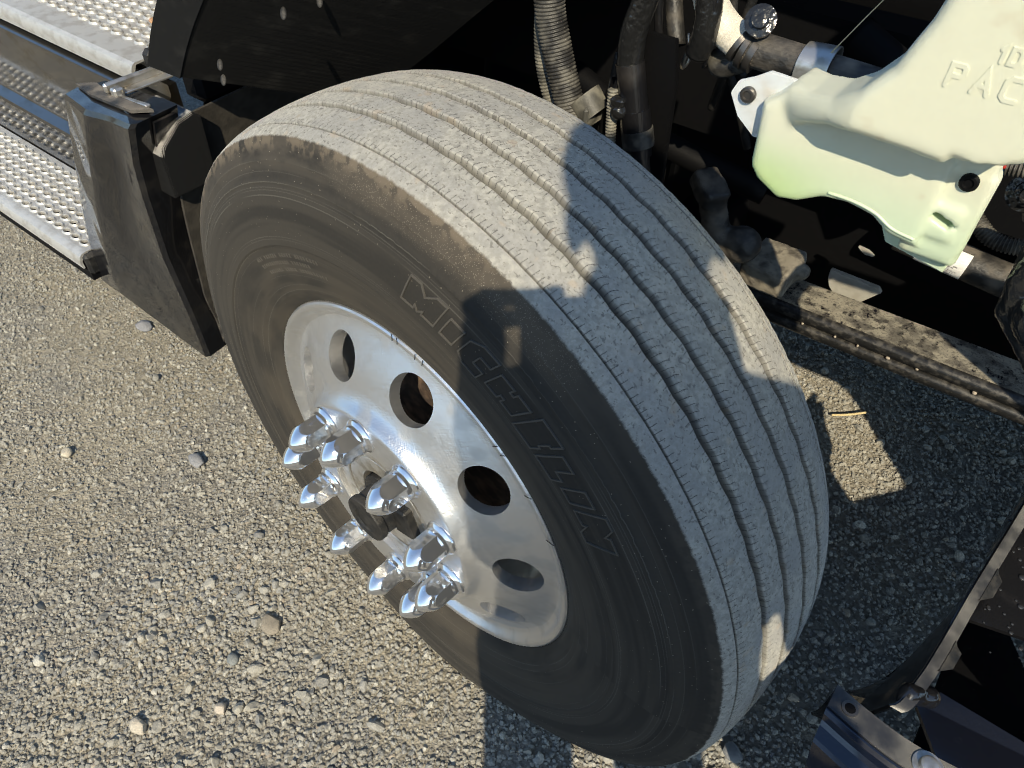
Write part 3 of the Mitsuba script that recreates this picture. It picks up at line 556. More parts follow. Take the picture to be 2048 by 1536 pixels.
add('truck__side_fairing__bracket', cat(box((.010, .110, .016), (-.735, .040, .846), b=.003), box((.020, .100, .004), (-.722, .045, .838), b=.001), box((.085, .010, .006), (-.668, -.006, .842), frame(V(-.12, 0, 1)), b=.002), box((.016, .018, .018), (-.716, -.004, .842), b=.003)), 'm_steel', 30, 'bright metal bracket on top of the fairing')
add('truck__side_fairing__mount', slab([(-.024, .700), (.060, .700), (.064, .812), (.050, .824), (.020, .818), (-.016, .790), (-.024, .775)], 'yz', -.705, .100, .004), 'm_smear', 30, 'black bracket block smeared with white dust on top')
flA = catmull([V(-.602, -.020, .835), V(-.632, -.018, .765), V(-.652, -.016, .695), V(-.668, -.014, .575), V(-.660, -.012, .453), V(-.655, -.010, .345)], 6)
add('truck__side_fairing__flange', strip(flA, flA + V(-.004, .040, 0), .004), 'm_black_gloss', False)
add('truck__side_fairing__seal', tube([V(-.648, -.002, .50), V(-.651, -.002, .42), V(-.650, -.002, .345)], .011, 10), 'm_dusty_black', True)

# ------------------------------------------------------------------ wheel arch liner
def arc_sheet(y0, y1, r, a0, a1, cx, cz, n=40, wav=0.):
    a = np.radians(np.linspace(a0, a1, n)); A = np.stack([cx + r * np.cos(a), 0 * a + y0, cz + r * np.sin(a)], 1); B = A.copy(); B[:, 1] = y1
    return strip(A, B, .004)
shA = np.array([(-.635, .052, .81), (-.638, .024, .74), (-.640, -.001, .674), (-.640, -.018, .51), (-.642, -.020, .463), (-.645, -.012, .395)])
shB = shA.copy(); shB[:, 1] = .62; shB[:, 0] -= .05
add('truck__splash_shield', strip(catmull(shA, 5), catmull(shB, 5), .005), 'm_shield', False, 'flat black splash shield behind the tyre')
add('truck__splash_shield__clip', place(trimesh.creation.icosphere(2, .008), (-.628, .045, .795)), 'm_hose_dust', True)
add('truck__splash_shield__clip', place(trimesh.creation.icosphere(2, .006), (-.637, .004, .415)), 'm_hose_dust', True)
foldA = catmull([V(-.548, .020, .905), V(-.500, .020, .965), V(-.433, .020, 1.035), V(-.30, .020, 1.16), V(-.16, .03, 1.28)], 8)
backO = foldA + V(-.075, -.004, .0); backO[:, 0] -= np.linspace(0, .02, len(backO))
add('truck__arch_liner__outer_panel', strip(foldA, backO, .004), 'm_liner', False)
inn = foldA + np.linspace(0, 1, len(foldA))[:, None] * V(.06, 0, -.02) + V(.11, .26, -.10)
add('truck__arch_liner__dusty_panel', strip(foldA, inn, .004), 'm_liner', False, 'black arch liner panel with pale dust marks')
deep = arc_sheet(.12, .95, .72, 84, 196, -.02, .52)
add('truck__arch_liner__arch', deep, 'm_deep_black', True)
cl = []
for q in ((-.452, .028, .946), (-.452, -.018+.045, .925), (-.32, .052, 1.036), (-.32, .111, 1.035)):
    e = trimesh.creation.icosphere(2, 1.); e.vertices = e.vertices * V(.0080, .0042, .002); cl.append(place(e, q, frame(V(.5, -.6, .6))))
for e in cl: add('truck__arch_liner__clip', e, 'm_black_plastic', True)

# ------------------------------------------------------------------ chassis, suspension, engine side
add('truck__frame_rail', cat(slab([(.72, .715), (.72, .96), (.80, .96), (.80, .945), (.735, .945), (.735, .730), (.80, .730), (.80, .715)], 'yz', -3.0, 4.6)), 'm_deep_black', False, 'black painted chassis rail')
def leaf(y0, y1, zt, th, x0=-.75, x1=.98, sag=.10):
    xs = np.linspace(x0, x1, 40); zc = zt - sag * 0 + .05 * ((xs - .1) / .8) ** 2 * 0
    return cat(slab(np.r_[np.stack([xs, zc], 1), np.stack([xs[::-1], zc[::-1] - th], 1)].tolist(), 'xz', y1, y1 - y0))
for i, (zt, x0, x1, ya, yb) in enumerate(((.555, -.70, .98, .600, .684), (.529, -.66, .96, .597, .687))):
    xs = np.linspace(x0, x1, 30); zz = zt - .034 + .030 * (xs - .25)
    ring = np.r_[np.stack([xs, zz], 1), np.stack([xs[::-1], zz[::-1] - .0235], 1)]
    m_ = place(extrude(Polygon(ring), yb - ya, .003), (0, yb, 0), AX['xz'])
    add('truck__leaf_spring__leaf', m_, 'm_leaf_top' if i == 0 else 'm_black_gloss', 30, 'dusty top leaf of the spring' if i == 0 else None)
eb = []
for i, zt in enumerate((.5542, .5282)):
    xs = np.linspace(-.6, .95, 30); zz = zt - .034 + .030 * (xs - .25)
    eb.append(tube(np.stack([xs, 0 * xs + .598, zz - .0118], 1), .0125, 12, smooth=False))
add('truck__leaf_spring__edge', cat(*eb), 'm_edge', True, 'black painted rounded edges of the spring leaves')
st_ = []
g3 = np.random.default_rng(9)
for q in range(11):
    e = trimesh.creation.icosphere(1, 1.0); s_ = g3.uniform(.0018, .0036); e.vertices = e.vertices * s_ * g3.uniform(.6, 1.2, 3); xx = g3.uniform(.30, .62); zt = .5300 - .034 + .030 * (xx - .25)
    st_.append(place(e, (xx, .592 + g3.uniform(-.004, .006), zt + .002)))
bsdf('m_grit', {'type': 'diffuse', 'reflectance': {'type': 'rgb', 'value': [.36, .31, .25]}})
add('truck__leaf_spring__stuck_grit', cat(*st_), 'm_grit', False, None, 'stuff')
def rough(mesh, amp, fr, seed, sub=2):
    m = mesh
    for _ in range(sub): m = m.subdivide()
    m.merge_vertices(); n = m.vertex_normals; m.vertices = m.vertices + n * (amp * (meshkit.fbm(np.asarray(m.vertices) * fr, 3, seed) - .5))[:, None]; return m
# spring seat, U-bolt ends and knuckle top seen behind the tyre
kn = nets(lambda p: smin(smin(sd_cap(p, (.125, .45, .765), (.165, .46, .66), .020, .023), sd_box(p, (.122, .45, .775), (.030, .022, .016), .008, frame(V(.3, -.2, .9))), .012), sd_ell(p, (.192, .46, .695), (.030, .028, .030)), .012) + .004 * (meshkit.fbm(p * 80, 2, 3) - .5), (.06, .40, .62), (.25, .51, .82), .004)
add('truck__spring_bolt', kn, 'm_dusty_black', True, 'dusty bolt end and lug standing behind the tyre')
kn2 = nets(lambda p: smin(sd_box(p, (.235, .52, .635), (.040, .05, .022), .01), sd_cap(p, (.20, .53, .63), (.28, .53, .64), .022, .014), .012) + .006 * (meshkit.fbm(p * 90, 2, 5) - .5), (.17, .44, .59), (.31, .60, .69), .004)
add('truck__spring_seat', kn2, 'm_dusty_brown', True)
axle = nets(lambda p: smin(sd_box(p, (0, 1.1, .47), (.06, .9, .055), .02), sd_box(p, (0, .28, .50), (.05, .07, .10), .03), .04), (-.12, .15, .34), (.12, 2.05, .64), .015)
add('truck__front_axle', axle, 'm_deep_black', True, 'black front axle beam and knuckle')
add('truck__lit_plate_patch', slab([(.288, .520), (.289, .500), (.297, .484), (.309, .473), (.330, .467), (.352, .464), (.388, .512), (.380, .520)], 'xz', .76, .012, .002), 'm_plate', 30, 'pale piece cut to the sunlit patch of a larger steel plate')  # outline follows the sunlit part of a larger plate
add('truck__lit_plate_fleck', slab([(.318, .585), (.337, .583), (.349, .577), (.333, .575)], 'xz', .76, .010, .001), 'm_plate', 30)  # second sunlit bit of that plate, shaped as its own piece
add('truck__spring_hanger', slab([(.738, .47), (.733, .40), (.778, .235), (.84, .20), (1.02, .20), (1.02, .62), (.80, .56)], 'xz', .69, .085, .006), 'm_deep_black', 30)  # unseen hanger, its outline shaped to shade the ground
# damper with a paper label
d0, d1 = V(.370, .80, .610), V(.78, .80, .575)
add('truck__damper__tube', tube([d0, d1], .030, 32, smooth=False), 'm_dusty_black', 30, 'grey damper tube behind the reservoir')
def patch_on(d0, d1, r, t0, t1, a0, a1):
    ax = (d1 - d0) / np.linalg.norm(d1 - d0); F = frame(ax, V(0, 0, 1)); n = 24; us = np.linspace(0, 1, 8); vs_ = np.linspace(0, 1, n); P, U = [], []
    for u in us:
        for v in vs_:
            a = math.radians(a0 + (a1 - a0) * v); P.append(d0 + (d1 - d0) * (t0 + (t1 - t0) * u) + r * (math.cos(a) * F[:, 0] + math.sin(a) * F[:, 1])); U.append((u, v))
    i, j = np.meshgrid(np.arange(7), np.arange(n - 1), indexing='ij'); a = (i * n + j).ravel(); f = np.vstack([np.stack([a, a + n, a + n + 1], 1), np.stack([a, a + n + 1, a + 1], 1)])
    return tm(np.array(P), f), np.array(U)
lab, lab_uv = patch_on(d0, d1, .0304, .10, .30, 30, 160)
add('truck__damper__sticker', lab, 'm_label_white', True, 'white printed sticker on the damper', uv=lab_uv)
# engine block and firewall, nearly black
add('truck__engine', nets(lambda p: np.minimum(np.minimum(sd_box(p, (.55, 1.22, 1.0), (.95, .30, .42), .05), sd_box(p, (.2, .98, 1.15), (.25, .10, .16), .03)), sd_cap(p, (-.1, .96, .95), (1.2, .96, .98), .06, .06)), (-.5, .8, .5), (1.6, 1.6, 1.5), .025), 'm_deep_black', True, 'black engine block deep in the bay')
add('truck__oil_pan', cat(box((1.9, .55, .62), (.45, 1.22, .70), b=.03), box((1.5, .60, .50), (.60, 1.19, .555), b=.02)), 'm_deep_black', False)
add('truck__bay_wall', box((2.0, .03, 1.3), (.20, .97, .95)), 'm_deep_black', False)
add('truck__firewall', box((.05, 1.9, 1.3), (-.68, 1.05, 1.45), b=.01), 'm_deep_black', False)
for pts, r, mat in (([V(-.25, .62, .80), V(-.05, .60, .74), V(.16, .62, .70)], .022, 'm_deep_black'), ([V(.20, .70, .95), V(.32, .66, .90), V(.42, .66, .76)], .03, 'm_deep_black')):
    add('truck__engine_hose', tube(pts, r, 14), mat, True)

# corrugated hoses behind the tyre
h1 = [V(-.107, .31, 1.16), V(-.104, .31, 1.03), V(-.101, .31, .965), V(-.086, .31, .915), V(-.058, .31, .870)]
h2 = [V(-.092, .285, 1.18), V(-.084, .285, 1.05), V(-.068, .285, .99), V(-.045, .285, .930), V(-.022, .285, .875)]
add('truck__corrugated_hose', corrugated(h1, .0165, .0046, .08), 'm_hose_dust', True, 'pale dusty corrugated hose, left of the pair')
add('truck__corrugated_hose_001', corrugated(h2, .0205, .0046, .08), 'm_hose', True, 'dark corrugated hose, right of the pair')
add('truck__hose_end', cat(tube([V(-.022, .29, .935), V(.0, .29, .915)], [.024, .021], 16), box((.008, .05, .03), (-.004, .29, .915), b=.003)), 'm_hose_dust', 30)
# brake chamber hose assembly
asm = [V(.075, .28, 1.14), V(.057, .28, 1.08), V(.046, .28, 1.035), V(.046, .28, .995)]
add('truck__air_line__elbow', tube(asm, [.014, .015, .0165, .0165], 24), 'm_black_wet', True, 'glossy bent metal pipe at the top of the air line')
add('truck__air_line__body', cat(tube([V(.046, .28, 1.0), V(.062, .28, .94)], .0185, 20), tube([V(.061, .28, .945), V(.072, .28, .905)], .0205, 20), tube([V(.070, .28, .912), V(.078, .28, .885)], [.0185, .017], 20), tube([V(.078, .28, .885), V(.098, .28, .80)], .014, 16)), 'm_black_gloss', 30)
add('truck__air_line__band', tube([V(.0685, .28, .921), V(.0745, .28, .899)], .0212, 24), 'm_hose', 30)
add('truck__air_line__coil', corrugated([V(.034, .268, .968), V(.036, .268, .93), V(.040, .268, .885), V(.05, .268, .83)], .0075, .0042, .3, 12), 'm_hose_dust', True, 'thin coiled spring guard beside the air line')
add('truck__air_line__fitting', cat(place(trimesh.creation.icosphere(2, .011), (.049, .262, .945)), tube([V(.038, .265, .945), V(.056, .27, .943)], .007, 10), box((.02, .016, .012), (.047, .262, .957), b=.003)), 'm_black_wet', 30)
add('truck__air_line__bracket', cat(slab([(.024, .90), (.030, 1.0), (.044, 1.03), (.09, 1.03), (.10, .98), (.105, .82), (.08, .82)], 'xz', .315, .01, .002), tube([V(.042, .285, 1.0), V(.034, .272, .965)], .005, 8), tube([V(.018, .30, .965), V(.012, .30, .93), V(.006, .30, .87)], .006, 8)), 'm_deep_black', 30)
for pts, r_, mat in (([V(.034, .335, 1.14), V(.045, .335, 1.06), V(.067, .335, .94), V(.090, .335, .80)], .0055, 'm_black_gloss'), ([V(.004, .33, .985), V(-.002, .33, .93), V(-.012, .33, .86)], .0075, 'm_hose'), ([V(.035, .38, 1.12), V(.052, .36, 1.06), V(.077, .34, 1.010)], .011, 'm_dusty_black'),
                   ([V(.100, .33, 1.13), V(.113, .33, 1.07), V(.115, .33, 1.035), V(.108, .335, 1.01)], .016, 'm_black_wet'), ([V(.120, .32, 1.10), V(.124, .325, 1.04), V(.118, .34, .995)], .0035, 'm_black_gloss'), ([V(.080, .36, 1.02), V(.092, .35, .995), V(.086, .345, .985), (.096, .345, 1.03)], .0025, 'm_steel')):
    add('truck__rod' if mat != 'm_black_wet' else 'truck__cable_plug', tube(pts, r_, 12), mat, True)
add('truck__bay_bracket', slab([(.155, .96), (.23, 1.00), (.245, .98), (.215, .83), (.195, .83), (.175, .92)], 'xz', .44, .01, .002), 'm_dusty_black', 30)
cbl = [[V(.10, .40, 1.12), V(.115, .40, 1.05), V(.128, .40, 1.0), V(.15, .40, .97)], [V(.09, .42, 1.1), V(.10, .42, 1.0), V(.13, .44, .93), V(.16, .46, .85)], [V(.15, .38, 1.10), V(.135, .39, 1.02), V(.12, .41, .97), V(.10, .44, .9)]]
for c_ in cbl: add('truck__cable', tube(c_, .006, 10), 'm_black_plastic', True)
add('truck__rubber_elbow', tube([V(.118, .37, 1.0), V(.132, .36, .993), V(.155, .36, 1.005), V(.170, .37, 1.02)], [.0125, .014, .014, .013], 16), 'm_hose', True, 'short dusty rubber elbow under the white hose')

# white hose, clamp, black coolant pipe, bright strap
add('truck__coolant_line__white_hose', corrugated([V(.088, .36, 1.10), V(.105, .355, 1.062), V(.128, .35, 1.043), V(.157, .35, 1.028)], .0205, .0035, .03, 24), 'm_white_hose', True, 'cream fabric covered hose bending into the clamp')
add('truck__coolant_line__clamp', cat(tube([V(.152, .35, 1.031), V(.158, .35, 1.028)], .0235, 24), tube([V(.161, .35, 1.027), V(.168, .35, 1.025)], .0245, 24), tube([V(.171, .35, 1.024), V(.179, .35, 1.022)], .0235, 24)), 'm_dark_steel', 30, 'dark steel hose clamp')
P0, P1 = V(.165, .35, 1.027), V(.50, .35, 1.015)
add('truck__coolant_line__pipe', tube([P0, P1], .0205, 28, smooth=False), 'm_dusty_black', 30, 'black pipe with dust on top, running to the right')
add('truck__coolant_line__nut', cat(place(revolve([(0, 0), (.018, 0), (.018, .006), (.010, .007), (.010, .016), (0, .016)], 24), (.176, .338, 1.062), frame(V(.2, -.8, .5))), tube([V(.176, .35, 1.04), V(.176, .342, 1.062)], .009, 10)), 'm_black_wet', 30, 'small round bolt standing on the hose clamp')
sx0, sx1 = .232, .268
def strap():
    yz = [(.371, 1.026), (.371, 1.036), (.362, 1.0485), (.345, 1.0485), (.330, 1.040), (.3265, 1.026), (.328, 1.005), (.330, .985)]
    c = catmull([V(0, a, b) for a, b in yz], 5); A = c + V(sx0, 0, 0); B = c + V(sx1, 0, 0); A[:, 2] -= .003; return strip(A, B, .0018)
add('truck__coolant_line__strap', strap(), 'm_steel', 30, 'bright metal strap wrapped over the black pipe')
add('truck__cross_tube', cat(tube([V(-.1, .62, 1.16), V(.8, .60, 1.12)], .03, 20, smooth=False)), 'm_black_gloss', 30, 'black cross tube at the top of the bay')
add('truck__upper_rail', box((1.3, .05, .03), (.35, .50, 1.20), frame(V(.06, 0, 1)), b=.006), 'm_black_gloss', 30)
add('truck__wire', tube([V(.262, .34, 1.047), V(.29, .37, 1.10), V(.32, .40, 1.15)], .0007, 6), 'm_straw', True)

# ------------------------------------------------------------------ coolant reservoir
lobe = [(.337, 1.077), (.361, 1.082), (.403, 1.081), (.435, 1.079), (.440, 1.086), (.456, 1.083), (.471, 1.087), (.488, 1.098), (.505, 1.125), (.525, 1.25), (.56, 1.46), (.43, 1.46), (.41, 1.28), (.395, 1.22), (.386, 1.177), (.380, 1.161), (.373, 1.140), (.354, 1.115), (.334, 1.099), (.309, 1.090), (.287, 1.086), (.283, 1.074), (.30, 1.058)]
lobe_deep = [(.485, 1.16), (.53, 1.26), (.555, 1.44), (.50, 1.44), (.48, 1.28)]
low = [(.270, 1.002), (.280, .990), (.305, .977), (.325, .981), (.347, .994), (.370, .997), (.395, .993), (.414, .981), (.440, .978), (.469, .976), (.476, .986), (.472, 1.041), (.474, 1.075), (.43, 1.088), (.32, 1.084), (.285, 1.080), (.266, 1.066)]
def reservoir(p):
    sh = .050 * (1 - np.clip((p[:, 0] - .285) / .075, 0, 1)) ** 1.3                       # the lobe falls back to the slab at its left end
    q = np.stack([p[:, 0], p[:, 2]], 1)
    a = sd_ext(q, p[:, 1] - sh, lobe, .088, .158, .012)
    a2 = sd_ext(q, p[:, 1], lobe_deep, .10, .30, .02)
    b = sd_ext(q, p[:, 1], low, .135, .178, .009)
    d = smin(smin(a, a2, .02), b, .010)
    rec = sd_box(p, (.470, .118, 1.010), (.030, .026, .085), .006); rec = np.maximum(rec, p[:, 2] - (1.088 + .25 * (p[:, 0] - .45))); d = np.maximum(d, -rec)
    web = sd_box(p, (.452, .156, 1.012), (.026, .012, .046), .005); d = smin(d, web, .005)
    boss = sd_box(p, (.449, .147, 1.008), (.017, .008, .017), .004); d = smin(d, boss, .004)
    slot = sd_box(p, (.452, .138, 1.010), (.0105, .02, .0034), .0008, frame(V(.35, 0, 1))); d = np.maximum(d, -slot)
    return d
rs = nets(reservoir, (.235, .07, .95), (.60, .315, 1.47), .0032)
add('truck__coolant_reservoir__tank', rs, 'm_reservoir', True, 'cream translucent plastic tank, tinted green in its lower corner')
def tab():
    g = Polygon([(.250, 1.075), (.236, 1.068), (.232, 1.058), (.243, 1.040), (.262, 1.026), (.285, 1.035), (.285, 1.082), (.262, 1.083)]).buffer(.004).difference(Point(.2465, 1.062).buffer(.0035, 8))
    return place(extrude(g, .006, .0015), (0, .160, 0), AX['xz'])
bsdf('m_tab', dusty((.56, .59, .60), (.42, .35, .24), 60, .5, .4, .6, 0))
add('truck__coolant_reservoir__tab', tab(), 'm_tab', 30, 'white mounting tab with a bolt through it')
bolt = revolve([(0, 0), (.0078, 0), (.0078, .0035), (.0066, .0048), (.0046, .005), (.0036, .003), (0, .003)], 20)
add('truck__coolant_reservoir__bolt', place(bolt, (.2465, .153, 1.062), frame(V(0, -1, 0))), 'm_dark_steel', 30)
add('truck__coolant_reservoir__bolt_001', place(bolt, (.457, .143, 1.050), frame(V(0, -1, 0))), 'm_deep_black', 30)
seam = catmull([V(.470, .150, .975), V(.44, .150, .978), V(.41, .150, .985), V(.385, .150, .993)], 6)
foot = slab([(.400, .985), (.414, .962), (.472, .952), (.476, .985)], 'xz', .172, .016, .003)
add('truck__coolant_reservoir__seam', tube([V(.352, .1352, 1.003), V(.376, .1352, 1.003), V(.398, .1352, .999), V(.417, .1352, .990), V(.438, .1352, .987)], .0016, 8), 'm_reservoir', True)
add('truck__coolant_reservoir__foot', foot, 'm_reservoir', 30)
rl, x = [], 0.
for ch in 'PACCAR':
    g = glyph(ch, .0185, .0034); w_ = g.bounds[2] - g.bounds[0]; rl.append(affinity.translate(g, x - g.bounds[0], 0)); x += w_ + .0055
em = affinity.translate(unary_union([glyph('1', .013, .0028), affinity.translate(glyph('D', .013, .0028), .007, 0)]), .026, .024)
rl = extrude(unary_union(rl + [em]).buffer(.0002), .0026, .0009)
LR = np.stack([V(1, 0, 0), V(0, 0, 1), V(0, -1, 0)], 1)
rl = place(rl, V(.4115, .0892, 1.1385), LR)
add('truck__coolant_reservoir__lettering', rl, 'm_reservoir', 30, 'raised PACCAR lettering moulded in the tank')

# right edge: bracket, connector, conduit, casting
add('truck__wiring__conduit', corrugated([V(.462, .27, .968), V(.478, .26, .957), V(.50, .25, .950), V(.535, .25, .955), V(.60, .26, .97)], .0088, .0034, .25, 14), 'm_hose', True, 'ribbed black cable conduit')
add('truck__wiring__conduit_001', corrugated([V(.475, .22, 1.036), V(.50, .22, 1.042), V(.56, .23, 1.06)], .0075, .0034, .25, 14), 'm_hose', True)
add('truck__wiring__connector', box((.014, .014, .022), (.467, .225, 1.022), frame(V(.4, 0, 1)), b=.003), 'm_blue', 30, 'small blue cable connector')
add('truck__wiring__red_wire', tube([V(.455, .21, 1.050), V(.468, .21, 1.042), V(.480, .22, 1.036)], .0022, 8), 'm_red', True)
add('truck__wiring__black_wire', tube([V(.474, .24, 1.01), V(.468, .25, .985), V(.466, .26, .965)], .004, 8), 'm_black_plastic', True)
add('truck__hinge_bracket__plate', slab([(.482, 1.025), (.500, 1.035), (.54, 1.045), (.55, .98), (.53, .962), (.510, .970)], 'xz', .285, .02, .003), 'm_black_plastic', 30)
add('truck__hinge_bracket__bolt', cat(place(revolve([(0, 0), (.019, 0), (.019, .003), (.012, .004), (.012, .012), (.0075, .013), (.0075, .022), (0, .022)], 28), (.503, .265, 1.0), frame(V(.1, -1, .3)))), 'm_black_wet', 30, 'large bolt with washer on the hinge bracket')
cast = nets(lambda p: smin(sd_ext(p[:, [0, 2]], p[:, 1], [(.523, .965), (.5225, .978), (.518, 1.000), (.521, 1.030), (.545, 1.055), (.59, 1.06), (.59, .90), (.575, .915), (.550, .940)], .095, .165, .012), sd_cap(p, (.560, .12, .985), (.560, .085, .985), .030, .024), .012) + .0022 * (meshkit.fbm(p * 170, 3, 6) - .5), (.495, .06, .88), (.62, .19, 1.09), .0035)
add('truck__hinge_casting', cast, 'm_black_wet', True, 'rough black wet-looking casting at the right edge')

add('truck__hinge_link', cat(tube([V(.560, .14, .985), V(.565, .24, .99), V(.60, .33, .97)], .022, 14), tube([V(.60, .33, .97), V(.72, .36, .95), V(.85, .36, .95)], .03, 14)), 'm_deep_black', True)
add('truck__added_shade_plate', slab([(.765, .918), (.835, .836), (1.0, .70), (1.2, .80), (1.2, 1.10), (.80, 1.05)], 'xz', .34, .05, .006), 'm_deep_black', 30)  # added out of view to cast the diagonal shadow on the leaf spring

# ------------------------------------------------------------------ bumper end
def run(pts): return np.array(pts, float)
bx = np.array([.577, .613, .651, .69, .745, .84, 1.0, 1.25, 1.5])
by = np.array([-.076, -.083, -.087, -.085, -.076, -.064, -.04, .02, .18])
ZB = .60
top_in = np.stack([bx, by, 0 * bx + ZB], 1)
def off(dy, dz, dx=0.): return top_in + V(dx, dy, dz)
secs = []
for q in range(len(bx)):
    yi = by[q]; prof_b = [(0.0, 0.0), (-.006, .002), (-.034, .002), (-.038, -.001), (-.040, -.010), (-.044, -.0145), (-.058, -.017), (-.062, -.020), (-.070, -.06), (-.076, -.16), (-.074, -.30), (-.050, -.43), (-.042, -.43), (-.066, -.30), (-.066, -.14), (-.056, -.03), (-.036, -.012), (0.0, -.006)]
    secs.append(np.array([(bx[q] - b * .19 * np.clip((1.0 - bx[q]) / .42, 0, 1), yi + a, ZB + b) for a, b in prof_b]))
cs2 = [catmull(np.array([s[k] for s in secs]), 5) for k in range(len(secs[0]))]
add('truck__bumper__shell', loft([np.array([c[i] for c in cs2]) for i in range(len(cs2[0]))]), 'm_navy_paint', 25, 'glossy dark navy bumper end')
# dusty top flange as a thin cover standing proud of the shell
fa = catmull(off(-.003, .0026), 5)[:-8]; fb = catmull(off(-.031, .0026), 5)[:-8]
add('truck__bumper__flange', strip(fb, fa, .0022), 'm_flange', 30, 'flat dusty flange along the top of the bumper')
ringm = revolve([(.0055, 0), (.0085, 0), (.0085, .0012), (.0055, .0012), (.0055, 0)], 28)
add('truck__bumper__hole_rim', place(ringm, (.596, -.096, ZB + .0050)), 'm_dark_steel', 30)
add('truck__bumper__hole', place(revolve([(0, 0), (.0055, 0), (.0055, .0006), (0, .0006)], 24), (.596, -.096, ZB + .0050)), 'm_deep_black', 30)
bb = cat(revolve([(0, 0), (.0150, 0), (.0150, .0018), (.0095, .0024), (.0088, .0075), (.0070, .0085), (0, .0086)], 32))
add('truck__bumper__bolt', place(bb, (.676, -.104, ZB + .0046)), 'm_steel', 30, 'bright bolt and washer on the bumper flange')
edge = catmull([V(.592, -.020, .520), V(.640, -.035, .548), V(.655, .012, .552), V(.664, .075, .555), V(.675, .17, .557), V(.692, .30, .560), V(.704, .40, .562), V(.708, .44, .562)], 6)[6:]
fl_ = np.clip((.20 - edge[:, 1]) / .19, 0, 1)[:, None] ** 1.4; up_ = np.clip((edge[:, 1] - .28) / .16, 0, 1)[:, None]; mid_e = edge + V(.004, 0, -.06) + fl_ * V(-.030, -.010, -.02); low_e = edge + V(.030, 0, -.24) + fl_ * V(-.080, .02, .09) + up_ * V(-.02, 0, .10)
add('truck__air_dam__panel', cat(strip(edge, mid_e, .004), strip(mid_e, low_e, .004)), 'm_black_gloss', 30, 'black plastic air dam behind the bumper')
add('truck__air_dam__lip', strip(edge + V(-.002, 0, .003), edge + V(.011, .002, .001), .003), 'm_flange', 30, 'scuffed pale upper lip of the air dam')
for k_, (a, b) in enumerate(((.036, .085), (.155, .215))):
    u = np.linspace(a, b, 5); e0 = np.stack([np.interp(u, edge[:, 1], edge[:, i]) for i in range(3)], 1); e0[:, 1] = u
    e1 = e0 + V(.022, .004, -.004); e1[0] += V(-.008, .006, 0); e1[-1] += V(-.008, -.006, 0)
    add('truck__air_dam__clip', strip(e0 + V(.010, 0, .002), e1, .003), 'm_black_plastic', 30)
blob = nets(lambda p: smin(sd_cap(p, (.652, -.006, .546), (.672, .012, .535), .010, .013), sd_cap(p, (.648, -.022, .545), (.652, -.004, .548), .006, .009), .01) + .004 * (meshkit.fbm(p * 130, 2, 9) - .5), (.62, -.05, .50), (.70, .05, .58), .0025)
add('truck__air_dam__torn_edge', blob, 'm_black_gloss', True, 'torn crumpled end of the air dam lip')
plate = [(.668, .06), (.684, .2), (.71, .43), (.836, .336), (.905, .282), (.99, .40), (1.2, .7), (1.6, .7), (1.5, .12), (1.2, .0), (.80, -.05), (.70, -.06)]
pl2 = [(.686, .140), (.690, .2), (.705, .43), (.716, .455), (.823, .244), (.892, .19), (.977, .31), (.826, .465), (.75, .54), (.75, .585), (.985, .585), (.985, .92), (1.6, .92), (1.5, .02), (.95, -.02), (.82, .06), (.76, .160)]  # unseen far part notched and stretched to shape the shadow on the ground
def drops():
    g = np.random.default_rng(4); out = []
    for _ in range(110):
        x_, y_ = g.uniform(.69, .80), g.uniform(.11, .36)
        r = g.uniform(.0008, .0028) if g.random() < .92 else g.uniform(.003, .005)
        e = trimesh.creation.icosphere(1, 1.0); e.vertices = e.vertices * V(r, r, r * .45); out.append(place(e, (x_, y_, .5365)))
    return cat(*out)
add('truck__under_tray__panel', slab(pl2, 'xy', .53, .006), 'm_black_gloss', 30, 'brown-black tray with water drops beside the air dam')
bsdf('m_water', {'type': 'principled', 'base_color': {'type': 'rgb', 'value': [.02, .02, .02]}, 'roughness': .05, 'specular': .6, 'clearcoat': 1.0})
add('truck__under_tray__drop', drops(), 'm_water', True, None, 'stuff')
add('truck__under_tray__lower_panel', slab([(.672, .012), (.690, .046), (.80, .046), (1.4, .08), (1.4, .02), (.9, -.04), (.72, -.05)], 'xy', .50, .006), 'm_navy_paint', 30)
add('truck__under_tray__floor', slab([(.71, -.10), (.715, .10), (.72, .34), (.73, .36), (.80, .26), (.90, .10), (1.4, .05), (1.4, -.10)], 'xy', .36, .006), 'm_deep_black', 30)
add('truck__under_tray__inner_wall', slab([(.02, .30), (.02, .43), (.10, .52), (.17, .52), (.17, .30)], 'yz', .98, .02), 'm_deep_black', False)
# tilted hood well ahead of the wheel, and the cab flank above the steps (outside the frame)
hA = catmull([V(1.30, .10, .70), V(1.55, .10, 1.0), V(1.95, .15, 1.25), V(2.35, .2, 1.3)], 6); hB = catmull([V(1.9, .3, .55), V(2.3, .3, .75), V(2.7, .35, .85), V(3.0, .4, .8)], 6)
add('truck__hood__side', strip(hA, hB, .01), 'm_truck_paint', 30)
add('truck__hood__top', strip(hA + V(0, 1.95, 0), hA, .01), 'm_truck_paint', 30)
add('truck__cab__side', slab([(-2.75, .84), (-1.02, .84), (-.82, 1.25), (-.80, 1.9), (-1.1, 2.7), (-2.75, 2.8)], 'xz', .66, .05, .01), 'm_truck_paint', 30)
add('truck__cab__door_line', slab([(-2.1, .9), (-2.09, .9), (-2.09, 1.9), (-2.1, 1.9)], 'xz', .612, .004), 'm_deep_black', False)
labels['truck'] = {'label': 'black heavy truck with its hood open, seen at its front wheel', 'category': 'truck'}

